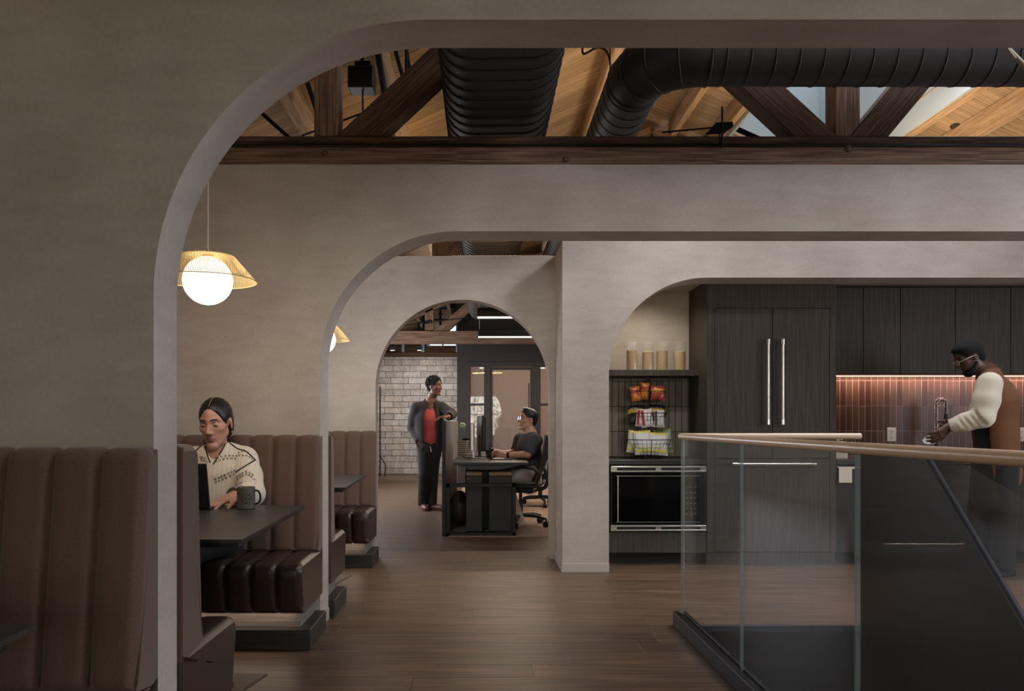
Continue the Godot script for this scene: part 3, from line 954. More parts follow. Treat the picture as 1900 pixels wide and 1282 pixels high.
func stairs() -> void:
	# shaft below the floor
	var sh := Geo.new()
	sh.box(Vector3(0.95, -3.0, -4.5), Vector3(1.088, -0.016, -0.1))
	sh.box(Vector3(3.28, -3.0, -4.5), Vector3(3.42, -0.016, -0.1))
	sh.box(Vector3(1.088, -3.0, -4.5), Vector3(3.28, -0.016, -4.335))
	sh.box(Vector3(1.088, -3.0, -0.2), Vector3(3.28, -0.016, -0.1))
	struct("wall_shaft", sh, M.shaft_black, "black lining of the stair opening")
	struct("floor_lower", Geo.new().box(Vector3(0.9, -3.1, -4.6), Vector3(3.5, -3.0, 0.0)), M.subfloor, "floor of the level below the stair")
	# far edge strip of the opening
	struct("trim_1", Geo.new().box(Vector3(1.14, -0.03, -4.345), Vector3(2.10, 0.004, -4.325), 0.002), M.conduit, "thin metal edge of the stair opening")
	# stair with a solid black side
	var st := thing("staircase", "black stair going down beside its tall solid side panel", "stairs", Vector3(2.12, 0, -4.33))
	var poly := PackedVector2Array()   # (depth toward the camera, height)
	for q in [Vector2(0, -2.95), Vector2(3.2, -2.95), Vector2(3.2, -1.83), Vector2(0.60, 0.965), Vector2(0.54, 0.99), Vector2(0.0, 0.99)]: poly.append(q)
	# top edge through (0.62, 0.958) and (1.31, 0.322)
	poly[2] = Vector2(3.2, 0.958 - 0.922 * (3.2 - 0.62))
	poly[3] = Vector2(0.62, 0.958)
	var toz := Transform3D(Basis(Vector3.BACK, Vector3.UP, Vector3.LEFT), Vector3.ZERO)
	put("side_panel", Geo.new().add(Geo.new().extrude(poly, -0.02, 0.02), toz), M.black_panel, st)
	var dir := (poly[2] - poly[3]).normalized()
	var lip := Geo.new().tube([Vector3(0, 0.99, 0.0), Vector3(0, 0.99, 0.545), Vector3(0, 0.958, 0.62), Vector3(0, poly[2].y, 3.2)], 0.011, 8)
	put("panel_edge", lip, M.conduit, st)
	for i in 14:
		put("tread", Geo.new().box(Vector3(0.03, -0.20 * i - 0.23, 0.24 * i + 0.02), Vector3(1.13, -0.20 * i - 0.19, 0.24 * i + 0.29), 0.004), M.tread_wood, st)
		put("riser", Geo.new().box(Vector3(0.03, -0.20 * (i + 1) - 0.0, 0.24 * i + 0.005), Vector3(1.13, -0.20 * i - 0.005, 0.24 * i + 0.02)), M.shaft_black, st)
	# glass guard over the sloping edge
	var gp := PackedVector2Array([Vector2(0.66, 0.925), Vector2(2.0, -0.312), Vector2(2.0, 0.60), Vector2(0.66, 1.02)])
	put("glass_guard", Geo.new().add(Geo.new().extrude(gp, -0.005, 0.005), toz), M.rail_glass, st)
	# balustrade
	var b := thing("glass_balustrade", "frameless glass balustrade with round tan handrail round the stair opening", "balustrade", Vector3(1.11, 0, -4.33))
	var hw := 0.006
	for s in [[0.012, 0.995], [1.005, 2.02], [2.03, 3.03], [3.04, 4.04]]:
		var p := put("glass_panel", Geo.new().box(Vector3(-hw, 0.045, s[0]), Vector3(hw, 1.045, s[1])), M.rail_glass, b)
		for e in s:
			put("glass_edge", Geo.new().box(Vector3(-hw - 0.0004, 0.07, e - 0.0013), Vector3(hw + 0.0004, 1.04, e + 0.0013)), M.glass_edge, p)
	var pf := put("glass_panel", Geo.new().box(Vector3(0.012, 0.01, -hw), Vector3(0.965, 1.045, hw)), M.rail_glass, b)
	for e in [0.014, 0.963]:
		put("glass_edge", Geo.new().box(Vector3(e - 0.0013, 0.02, -hw - 0.0004), Vector3(e + 0.0013, 1.04, hw + 0.0004)), M.glass_edge, pf)
	var path := [Vector3(-0.01, 1.052, 4.05), Vector3(-0.01, 1.052, 2.0), Vector3(-0.01, 1.052, 0.03)]
	for q in arc(0.02, 0.03, 0.03, 180, 270, 6): path.append(Vector3(q.x, 1.052, q.y))
	path.append(Vector3(0.5, 1.052, 0.0))
	path.append(Vector3(0.992, 1.052, 0.0))
	put("handrail", Geo.new().tube(path, 0.0172, 20), M.rail_wood, b)
	var shoe := Geo.new()
	shoe.box(Vector3(-0.045, 0.0, -0.02), Vector3(-0.010, 0.080, 4.06), 0.003)
	shoe.box(Vector3(0.010, 0.0, -0.02), Vector3(0.028, 0.080, 4.06), 0.003)
	shoe.box(Vector3(-0.012, 0.0, -0.02), Vector3(0.012, 0.066, 4.06))
	put("base_shoe", shoe, M.shoe_metal, b)
	put("setting_screw", Geo.new().lathe([Vector2(0.006, 0.0), Vector2(0.006, 0.016), Vector2(0, 0.016)], 10, Vector3(0.018, 0.076, 0.83)), M.black_metal, b)

func tiles(parent: Node3D, x0: float, x1: float, y0: float, y1: float, first: float, row: float, names: Array, rng: RandomNumberGenerator) -> void:
	# stacked upright tiles on the wall face at depth 6.74; first: height of one horizontal joint
	var w := 0.0543
	var rows := []
	var y := first
	while y > y0 - row: y -= row
	var shared := {}
	while y < y1:
		var a := maxf(y, y0); var b := minf(y + row, y1)
		if b - a > 0.006:
			var x := x0
			while x < x1 - 0.004:
				var bx := minf(x + w, x1)
				var key := "%.4f_%.4f" % [b - a, bx - x]
				if not shared.has(key):
					shared[key] = Geo.new().box(Vector3(0.002, 0.002, 0.0), Vector3(bx - x - 0.002, b - a - 0.002, 0.006), 0.0016).mesh()
				var o := put("tile", shared[key], M[names[rng.randi_range(0, names.size() - 1)]], parent)
				o.position = Vector3(x, a, -6.737)
				o.rotation = Vector3(rng.randf_range(-0.006, 0.006), rng.randf_range(-0.012, 0.012), 0)
				x += w
		y += row

func kitchen() -> void:
	var rng := RandomNumberGenerator.new()
	rng.seed = 3
	# tiled backsplashes
	var bs := structure("wall_backsplash", "glossy brown upright tiles under the wall cabinets")
	put("grout", Geo.new().box(Vector3(2.818, 0.84, -6.739), Vector3(5.98, 1.54, -6.733)), M.grout, bs)
	tiles(bs, 2.818, 4.90, 0.845, 1.53, 1.275, 0.2165, ["tile_0", "tile_1", "tile_2", "tile_3"], rng)
	var ns := structure("wall_niche_tiles", "dull brown upright tiles behind the snack stand")
	put("grout", Geo.new().box(Vector3(0.965, 0.83, -6.739), Vector3(1.788, 1.51, -6.735)), M.niche_grout, ns)
	tiles(ns, 0.966, 1.788, 0.832, 1.51, 1.268, 0.2165, ["niche_tile_0", "niche_tile_1", "niche_tile_2"], rng)
	# tall refrigerator cabinet
	var fr := thing("refrigerator", "tall black oak panelled refrigerator with two long steel handles", "refrigerator", Vector3(2.303, 0, -6.74))
	put("body", Geo.new().box(Vector3(-0.513, 0.0, 0.002), Vector3(0.513, 2.257, 0.522), 0.002), M.black_oak, fr)
	var sc := 234.0
	var door := func(px0: float, px1: float, y0: float, y1: float) -> MeshInstance3D:
		return put("door", Geo.new().box(Vector3((px0 - CX) / sc - 2.303 + 0.003, y0, 0.523), Vector3((px1 - CX) / sc - 2.303 - 0.003, y1, 0.541), 0.002), M.black_oak, fr)
	put("face_frame", Geo.new().box(Vector3(-0.513, 2.04, 0.521), Vector3(0.513, 2.257, 0.541), 0.001).box(Vector3(-0.513, 0.1, 0.521), Vector3((1326.0 - CX) / sc - 2.303, 2.04, 0.541), 0.001).box(Vector3((1540.0 - CX) / sc - 2.303, 0.1, 0.521), Vector3(0.513, 2.04, 0.541), 0.001), M.black_oak, fr)
	for k in 2:
		var dr: MeshInstance3D = door.call(1326.0 if k == 0 else 1433.5, 1433.5 if k == 0 else 1540.0, 0.845, 2.034)
		var hx := ((1422.5 if k == 0 else 1449.5) - CX) / sc - 2.303
		handle(dr, Vector3(hx, 1.785, 0.575), Vector3(hx, 1.115, 0.575))
	var dw: MeshInstance3D = door.call(1326.0, 1540.0, 0.105, 0.838)
	dw.name = "freezer_drawer"
	handle(dw, Vector3((1357.0 - CX) / sc - 2.303, 0.80, 0.575), Vector3((1511.0 - CX) / sc - 2.303, 0.80, 0.575))
	put("toe_kick", Geo.new().box(Vector3(-0.50, 0.0, 0.44), Vector3(0.50, 0.10, 0.50)), M.cabinet_black, fr)
	# microwave unit with its counter
	var mc := thing("base_cabinet", "black cabinet under the snack stand holding the microwave", "cabinet", Vector3(1.376, 0, -6.74), 0.0)
	put("body", Geo.new().box(Vector3(-0.411, 0.09, 0.002), Vector3(0.411, 0.80, 0.50)), M.cabinet_black, mc)
	put("drawer", Geo.new().box(Vector3(-0.408, 0.095, 0.50), Vector3(0.408, 0.262, 0.536), 0.002), M.black_oak, mc)
	put("toe_kick", Geo.new().box(Vector3(-0.40, 0.0, 0.40), Vector3(0.40, 0.09, 0.45)), M.cabinet_black, mc)
	put("counter", Geo.new().box(Vector3(-0.411, 0.795, 0.012), Vector3(0.411, 0.832, 0.54), 0.002), M.counter_black, mc)
	var mw := thing("microwave_oven", "built-in black glass microwave with steel vent trims", "microwave", Vector3(1.403, 0.27, -6.24))
	put("housing", Geo.new().box(Vector3(-0.376, 0.0, 0.001), Vector3(0.376, 0.515, 0.045), 0.002), M.plastic_black, mw)
	put("door_glass", Geo.new().box(Vector3(-0.37, 0.055, 0.045), Vector3(0.37, 0.462, 0.056), 0.003), M.black_glass, mw)
	for y in [0.0, 0.468]:
		var tr := put("vent_trim", Geo.new().box(Vector3(-0.378, y, 0.045), Vector3(0.378, y + 0.012, 0.058), 0.002).box(Vector3(-0.378, y + 0.033, 0.045), Vector3(0.378, y + 0.046, 0.058), 0.002).box(Vector3(-0.378, y + 0.01, 0.045), Vector3(-0.33, y + 0.036, 0.056)).box(Vector3(0.33, y + 0.01, 0.045), Vector3(0.378, y + 0.036, 0.056)).box(Vector3(-0.022, y + 0.01, 0.045), Vector3(0.022, y + 0.036, 0.056)), M.stainless, mw)
		put("slot", Geo.new().box(Vector3(-0.33, y + 0.011, 0.045), Vector3(0.33, y + 0.034, 0.049)).box(Vector3(-0.33, y + 0.021, 0.049), Vector3(0.33, y + 0.024, 0.053)), M.stainless if false else M.slot_dark, tr)
	put("window_line", Geo.new().box(Vector3(-0.335, 0.435, 0.056), Vector3(0.33, 0.439, 0.058)).box(Vector3(-0.335, 0.07, 0.056), Vector3(0.33, 0.0735, 0.058)).box(Vector3(-0.326, 0.074, 0.056), Vector3(-0.317, 0.435, 0.0575)), M.stainless, mw)
	var keys := Geo.new()
	for r in 6:
		for c in 3: keys.box(Vector3(0.215 + c * 0.032, 0.13 + r * 0.042, 0.056), Vector3(0.235 + c * 0.032, 0.145 + r * 0.042, 0.0566))
	put("keypad", keys, M.conduit, mw)
	# shelf with jars
	tag(put("wall_shelf", Geo.new().box(Vector3(0.964, 1.512, -6.738), Vector3(1.79, 1.563, -6.415), 0.003), M.black_oak), "dark wooden shelf with four glass jars on it", "shelf")
	var n := 0
	for px in [1172.5, 1202.0, 1228.5, 1261.5]:
		var j := thing("storage_jar", ["first clear jar of cereal from the pier on the dark shelf", "second clear jar of cereal from the pier on the dark shelf", "third clear jar of cereal from the pier on the dark shelf", "separate fourth clear jar of cereal beside the refrigerator"][n], "jar", Vector3((px - CX) / F * 6.52, 1.564, -6.52), 0.0, "cereal jars on the shelf")
		put("glass_body", Geo.new().lathe([Vector2(0.0, 0.0), Vector2(0.042, 0.0), Vector2(0.047, 0.006), Vector2(0.0475, 0.19), Vector2(0.044, 0.205), Vector2(0.046, 0.222), Vector2(0.050, 0.225)], 28), M.clear_glass, j)
		put("lid", Geo.new().lathe([Vector2(0.0, 0.214), Vector2(0.040, 0.214), Vector2(0.0415, 0.226), Vector2(0.0525, 0.227), Vector2(0.053, 0.236), Vector2(0.0, 0.238)], 28), M.clear_glass, j)
		put("cereal", Geo.new().lathe([Vector2(0.0, 0.004), Vector2(0.044, 0.004), Vector2(0.0445, [0.165, 0.15, 0.16, 0.155][n]), Vector2(0.03, 0.16), Vector2(0.0, 0.158)], 24), M.grain_food, j)
		n += 1
	snack_stand()
	var n2 := 0
	for x in [1.36]:
		var dl := thing("recessed_downlight", ["small recessed ceiling light over the jar niche", "small recessed ceiling light over the refrigerator", "small recessed ceiling light over the worktop", "small recessed ceiling light over the man at the sink"][n2], "ceiling light", Vector3(x, 2.260, -6.25), 0.0, "recessed lights in the kitchen soffit")
		put("trim_ring", Geo.new().lathe([Vector2(0.035, -0.004), Vector2(0.045, -0.004), Vector2(0.045, 0.001)], 20), M.white_paint, dl)
		put("lamp_lens", Geo.new().lathe([Vector2(0.0, -0.002), Vector2(0.035, -0.002)], 20), M.led_white, dl)
		spot("downlight", Vector3(x, 2.250, -6.25), Vector3(x, 1.0, -6.50), c8(252, 244, 228), 0.42, 70.0, 0.04, dl)
		n2 += 1
	# wall cabinets
	var edges := [2.818, 3.139, 3.443, 3.896, 4.350, 4.804, 5.258, 5.712]
	for k in edges.size() - 1:
		var w: float = edges[k + 1] - edges[k]
		var c := thing("wall_cabinet", ["narrow black wall cabinet against the refrigerator", "narrow black wall cabinet second from the refrigerator", "black wall cabinet above the tap", "black wall cabinet behind the head of the man at the sink", "black wall cabinet cut by the picture edge", "black wall cabinet past the picture edge", "last black wall cabinet past the picture edge"][k], "cabinet", Vector3(edges[k], 1.53, -6.74), 0.0, "black wall cabinets over the tiles")
		put("body", Geo.new().box(Vector3(0.001, 0.0, 0.002), Vector3(w - 0.001, 0.712, 0.30)), M.cabinet_black, c)
		put("door", Geo.new().box(Vector3(0.002, 0.0, 0.301), Vector3(w - 0.002, 0.71, 0.32), 0.002), M.black_oak, c)
	var led := thing("cabinet_led_strip", "warm light strip hidden under the black wall cabinets", "light strip", Vector3(4.3, 1.522, -6.66))
	put("led_strip", Geo.new().box(Vector3(-1.47, 0.001, -0.006), Vector3(1.45, 0.007, 0.006)), M.led_pink, led)
	area("cabinet_led_light", Vector3(4.29, 1.519, -6.66), Vector3(0, -1, -0.25), Vector2(2.9, 0.02), c8(255, 200, 178), 0.8, led)
	# base cabinets, worktop, sink, tap
	var be := [2.818, 3.42, 4.02, 4.62, 5.22, 5.82]
	for k in be.size() - 1:
		var w: float = be[k + 1] - be[k]
		var c := thing("base_cabinet", ["black base cabinet with towel bar beside the refrigerator", "black base cabinet left of the sink", "black base cabinet under the sink", "black base cabinet right of the sink", "black base cabinet past the picture edge"][k], "cabinet", Vector3(be[k], 0, -6.74), 0.0, "black base cabinets")
		put("body", Geo.new().box(Vector3(0.001, 0.09, 0.002), Vector3(w - 0.001, 0.795, 0.50)), M.cabinet_black, c)
		put("door", Geo.new().box(Vector3(0.002, 0.095, 0.501), Vector3(w - 0.002, 0.792, 0.522), 0.002), M.cabinet_black, c)
		put("toe_kick", Geo.new().box(Vector3(0.0, 0.0, 0.40), Vector3(w, 0.09, 0.44)), M.cabinet_black, c)
		if k == 0:
			put("towel_bar", Geo.new().tube([Vector3(0.0, 0.775, 0.55), Vector3(0.22, 0.775, 0.55)], 0.007, 10).tube([Vector3(0.01, 0.775, 0.52), Vector3(0.01, 0.775, 0.55)], 0.005, 8).tube([Vector3(0.21, 0.775, 0.52), Vector3(0.21, 0.775, 0.55)], 0.005, 8), M.stainless, c)
	tag(put("worktop", Geo.new().box(Vector3(2.818, 0.797, -6.73), Vector3(5.82, 0.836, -6.19), 0.003), M.counter_black), "black worktop along the tiled wall", "worktop")
	tag(put("paper_note", Geo.new().extrude(PackedVector2Array([Vector2(0, 0), Vector2(0.103, 0.0), Vector2(0.103, 0.108), Vector2(0.135, 0.110), Vector2(0.135, 0.122), Vector2(0, 0.122)]), 0, 0.004), M.paper), "cream notice card hanging from the towel bar", "card").position = Vector3(2.825, 0.655, -6.175)
	var bx := thing("paper_towel_box", "cream box on the worktop beside the refrigerator", "box", Vector3(2.90, 0.837, -6.40))
	put("carton", Geo.new().box(Vector3(-0.07, 0.0, -0.06), Vector3(0.075, 0.135, 0.06), 0.004), M.paper, bx)
	put("flap", Geo.new().box(Vector3(-0.07, 0.135, -0.06), Vector3(0.06, 0.141, 0.06), 0.001), M.paper, bx)
	var clip := thing("metal_tongs", "small chrome tongs lying on the cream box", "tongs", Vector3(2.89, 0.98, -6.40))
	put("arm", Geo.new().tube([Vector3(-0.05, 0, 0.01), Vector3(0, 0.015, 0.0), Vector3(0.05, 0.0, -0.01)], 0.004, 8), M.chrome, clip)
	put("arm", Geo.new().tube([Vector3(-0.05, 0, -0.02), Vector3(0, 0.012, 0.0), Vector3(0.06, 0.012, 0.02)], 0.004, 8), M.chrome, clip)
	n = 0
	for x in [3.530, 4.646]:
		var o := thing("wall_outlet", ["pale double wall socket left of the man at the sink", "pale double wall socket right of the man at the sink"][n], "wall socket", Vector3(x, 1.027, -6.728), 0.0, "pale wall sockets")
		put("plate", Geo.new().box(Vector3(-0.038, -0.06, 0), Vector3(0.038, 0.06, 0.006), 0.003), M.outlet_plastic, o)
		for y in [-0.026, 0.026]:
			var f := put("socket_face", Geo.new().lathe([Vector2(0.0185, 0), Vector2(0.0185, 0.0025), Vector2(0, 0.003)], 16), M.outlet_plastic, o)
			f.transform = Transform3D(Basis(Vector3.RIGHT, PI / 2), Vector3(0, y, 0.006))
			put("pin_slot", Geo.new().box(Vector3(-0.008, y - 0.004, 0.0085), Vector3(-0.005, y + 0.008, 0.0096)).box(Vector3(0.005, y - 0.004, 0.0085), Vector3(0.008, y + 0.008, 0.0096)).box(Vector3(-0.003, y - 0.013, 0.0085), Vector3(0.003, y - 0.008, 0.0096)), M.slot_dark, o)
		n += 1
	var tp := thing("spring_tap", "tall black spring-neck kitchen tap in front of the tiles", "tap", Vector3((1737.0 - CX) / F * 6.56, 0.837, -6.56))
	put("column", Geo.new().lathe([Vector2(0.028, 0), Vector2(0.028, 0.02), Vector2(0.014, 0.03), Vector2(0.014, 0.16), Vector2(0.0, 0.16)], 18), M.black_metal, tp)
	var neck := [Vector3(0, 0.15, 0), Vector3(0, 0.44, 0)]
	for q in arc(0.03, 0.455, 0.03, 180, 10, 10): neck.append(Vector3(q.x, q.y, q.x * 0.6))
	neck.append(Vector3(0.06, 0.36, 0.036))
	put("hose", Geo.new().tube(neck, 0.009, 10), M.black_metal, tp)
	var coil := []
	var np := neck.size()
	var ln := 0.0
	for i in 260:
		var t := float(i) / 259 * (np - 1)
		var k := mini(int(t), np - 2)
		var p: Vector3 = neck[k].lerp(neck[k + 1], t - k)
		var d: Vector3 = (neck[k + 1] - neck[k]).normalized()
		var s := Vector3.BACK
		var u := d.cross(s).normalized()
		ln += 1.0
		var len_here: float = (neck[k + 1] - neck[k]).length()
		coil.append(p)
	var cg := Geo.new()
	var run := 0.0
	for k in range(0, np - 1):
		var a: Vector3 = neck[k]; var b: Vector3 = neck[k + 1]
		var d := (b - a).normalized()
		while run < a.distance_to(b):
			var z := d
			var x := z.cross(Vector3.BACK if absf(z.z) < 0.9 else Vector3.UP).normalized()
			cg.torus(a + d * run, 0.0155, 0.0028, Basis(x, z, x.cross(z)), 12, 5)
			run += 0.0095
		run -= a.distance_to(b)
	put("spring", cg, M.chrome, tp)
	put("spray_head", Geo.new().lathe([Vector2(0.012, 0.23), Vector2(0.017, 0.25), Vector2(0.017, 0.33), Vector2(0.010, 0.37), Vector2(0.0, 0.37)], 16, Vector3(0.06, 0, 0.036)), M.black_metal, tp)
	put("arm", Geo.new().tube([Vector3(0, 0.30, 0), Vector3(0.06, 0.30, 0.036)], 0.006, 8), M.black_metal, tp)

func handle(parent: Node3D, a: Vector3, b: Vector3) -> void:
	var d := (b - a).normalized()
	var h := put("handle", Geo.new().tube([a, b], 0.0125, 16), M.stainless, parent)
	var caps := Geo.new()
	for s in [[a, d], [b, -d]]:
		caps.tube([s[0] - s[1] * 0.002, s[0] + s[1] * 0.038], 0.0155, 16)
		caps.tube([s[0] + s[1] * 0.02, s[0] + s[1] * 0.02 + Vector3(0, 0, -0.036)], 0.009, 10)
	put("end_cap", caps, M.chrome, h)

func snack_stand() -> void:
	var s := thing("basket_stand", "three-tier black wire basket stand on the counter in the niche", "basket stand", Vector3((1204.0 - CX) / F * 6.48, 0.833, -6.48))
	put("pole", Geo.new().tube([Vector3(-0.005, 0, 0), Vector3(-0.005, 0.60, 0)], 0.005, 8), M.black_metal, s)
	var ring := put("top_ring", Geo.new().torus(Vector3(-0.005, 0.618, 0), 0.034, 0.005, Basis(Vector3.RIGHT, PI / 2), 24, 8), M.black_metal, s)
	ring.scale = Vector3(0.8, 1, 1)
	ring.position.x = -0.001
	put("foot", Geo.new().torus(Vector3(0, 0.006, 0), 0.10, 0.004, Basis(), 28, 6).tube([Vector3(-0.1, 0.006, 0), Vector3(0.1, 0.006, 0)], 0.004, 6), M.black_metal, s)
	var tiers := [[0.02, 0.135, 0.125, 0.185, 0.06], [0.26, 0.115, 0.095, 0.148, 0.05], [0.47, 0.085, 0.085, 0.135, 0.045]]
	for t in tiers:   # height, depth of basket, bottom and top half-width, half-depth ratio
		var g := Geo.new()
		var y: float = t[0]; var h: float = t[1]
		for k in 5:
			var f := float(k) / 4
			var r := lerpf(t[2], t[3], f)
			var path := []
			for i in 33:
				var a := TAU * i / 32
				path.append(Vector3(cos(a) * r, y + h * f, sin(a) * r * 0.62))
			g.tube(path, 0.0036 if k == 4 else 0.0016, 5, false)
		for i in 28:
			var a := TAU * i / 28
			g.tube([Vector3(cos(a) * t[2], y, sin(a) * t[2] * 0.62), Vector3(cos(a) * t[3], y + h, sin(a) * t[3] * 0.62)], 0.0016 if i % 7 else 0.003, 4, false)
		for i in 6:
			var x := lerpf(-t[2] * 0.9, t[2] * 0.9, i / 5.0)
			var z: float = 0.62 * sqrt(maxf(0.0, t[2] * t[2] - x * x))
			g.tube([Vector3(x, y, -z), Vector3(x, y, z)], 0.0013, 4, false)
		put("basket", g, M.black_metal, s)
	# packets: [x, y, z, tilt, kind]
	var o := s.position
	var packs := [
		[-0.105, 0.475, 0.03, 0.16, 0, "orange snack packet at the left of the top basket"], [-0.045, 0.488, 0.02, -0.10, 1, "amber snack packet left of the pole in the top basket"],
		[0.065, 0.480, 0.03, -0.04, 2, "red and amber snack packet right of the pole in the top basket"],
		[-0.095, 0.285, -0.01, 0.05, 3, "black chip bag with yellow script left in the middle basket"], [0.06, 0.29, -0.01, -0.06, 4, "black chip bag with yellow script right in the middle basket"],
		[-0.075, 0.262, 0.045, -0.10, 5, "white packet with red stripe leftmost in the middle basket"], [-0.02, 0.258, 0.055, 0.12, 6, "white packet with red stripe in the centre of the middle basket"], [0.075, 0.255, 0.045, -0.02, 7, "plain white packet rightmost in the middle basket"],
		[-0.125, 0.045, 0.02, -0.12, 8, "white and yellow popcorn bag leftmost in the bottom basket"], [-0.055, 0.035, 0.06, 0.07, 9, "white and yellow popcorn bag left of centre in the bottom basket"], [0.05, 0.03, 0.065, -0.06, 10, "large yellow-edged popcorn bag in the centre of the bottom basket"], [0.13, 0.045, 0.01, 0.10, 11, "silver popcorn bag at the right of the bottom basket"]]
	for p in packs: packet(p[5], o + Vector3(p[0], p[1], p[2]), p[3], p[4])

func packet(label: String, at: Vector3, tilt: float, kind: int) -> void:
	var size: Vector2 = [Vector2(0.07, 0.10), Vector2(0.06, 0.115), Vector2(0.10, 0.10), Vector2(0.12, 0.13), Vector2(0.12, 0.13), Vector2(0.08, 0.12), Vector2(0.085, 0.125), Vector2(0.075, 0.12), Vector2(0.11, 0.155), Vector2(0.12, 0.165), Vector2(0.15, 0.155), Vector2(0.12, 0.165)][kind]
	var main: Color = [c8(196, 110, 40), c8(208, 132, 36), c8(176, 70, 52), c8(30, 28, 28), c8(30, 28, 28), c8(214, 206, 200), c8(220, 214, 208), c8(214, 208, 200), c8(222, 220, 212), c8(226, 224, 218), c8(226, 224, 218), c8(190, 190, 186)][kind]
	var trim: Color = [c8(150, 50, 36), c8(176, 66, 40), c8(214, 150, 50), c8(214, 176, 70), c8(214, 176, 70), c8(178, 40, 48), c8(178, 40, 48), c8(90, 84, 82), c8(224, 204, 84), c8(226, 208, 88), c8(226, 208, 88), c8(130, 150, 70)][kind]
	for q in [["main", main], ["trim", trim]]:
		var nm := "packet_%s_%d" % [q[0], kind]
		if not M.has(nm): mat(nm, q[1], 0.35, {"coat": 0.2})
	var t := thing("snack_packet", label, "snack packet", at, 0.0, "snack packets in the wire baskets")
	t.rotation.z = tilt
	t.rotation.x = -0.12
	size *= 1.2
	var w := size.x; var h := size.y
	# a pillow bag: puffed middle, crimped flat ends
	var pillow := func(y0: float, y1: float, puff: float) -> Geo:
		var g := Geo.new()
		var nu := 8; var nv := 8
		for side in [1.0, -1.0]:
			var P := []
			for j in nv + 1:
				var row := []
				for i in nu + 1:
					var u := -1.0 + 2.0 * i / nu
					var v := lerpf(y0, y1, float(j) / nv)
					var vv := v * 2.0 - 1.0
					var z := puff * pow(maxf(0.0, 1.0 - pow(absf(vv), 3.0)), 0.6) * pow(maxf(0.0, 1.0 - u * u), 0.5)
					row.append(Vector3(u * w / 2 * (1.0 - 0.05 * (1.0 - vv * vv)), v * h, side * (z + 0.0008)))
				P.append(row)
			for j in nv:
				for i in nu:
					if side > 0: g.quad(P[j][i], P[j][i + 1], P[j + 1][i + 1], P[j + 1][i])
					else: g.quad(P[j][i + 1], P[j][i], P[j + 1][i], P[j + 1][i + 1])
		return g
	put("bag", pillow.call(0.0, 1.0, 0.022), M["packet_main_%d" % kind], t)
	if kind >= 8:
		put("top_band", pillow.call(0.88, 1.0, 0.0235), M["packet_trim_%d" % kind], t)
		put("bottom_band", pillow.call(0.10, 0.22, 0.0235), M["packet_trim_%d" % kind], t)
		put("stripe", pillow.call(0.30, 0.34, 0.0235), M["packet_trim_%d" % kind], t)
	elif kind >= 5:
		var b := put("stripe", Geo.new().box(Vector3(-w * 0.40, h * 0.1, 0.0), Vector3(-w * 0.2, h * 0.95, 0.0222), 0.004), M["packet_trim_%d" % kind], t)
	else:
		put("label_band", pillow.call(0.55, 0.78, 0.0232), M["packet_trim_%d" % kind], t)
	if kind in [3, 4]:
		lettering(t, "Stacy's", Vector3(0, h * 0.74, 0.024), 0.032, M["packet_trim_%d" % kind])

func lettering(parent: Node3D, text: String, at: Vector3, size: float, m: Material, font := "Droid Serif") -> void:
	var tm := TextMesh.new()
	var f := SystemFont.new()
	f.font_names = PackedStringArray([font])
	f.font_weight = 700
	tm.font = f
	tm.text = text
	tm.font_size = 64
	tm.pixel_size = size / 64.0
	tm.depth = 0.001
	var o := put("lettering", tm, m, parent)
	o.position = at

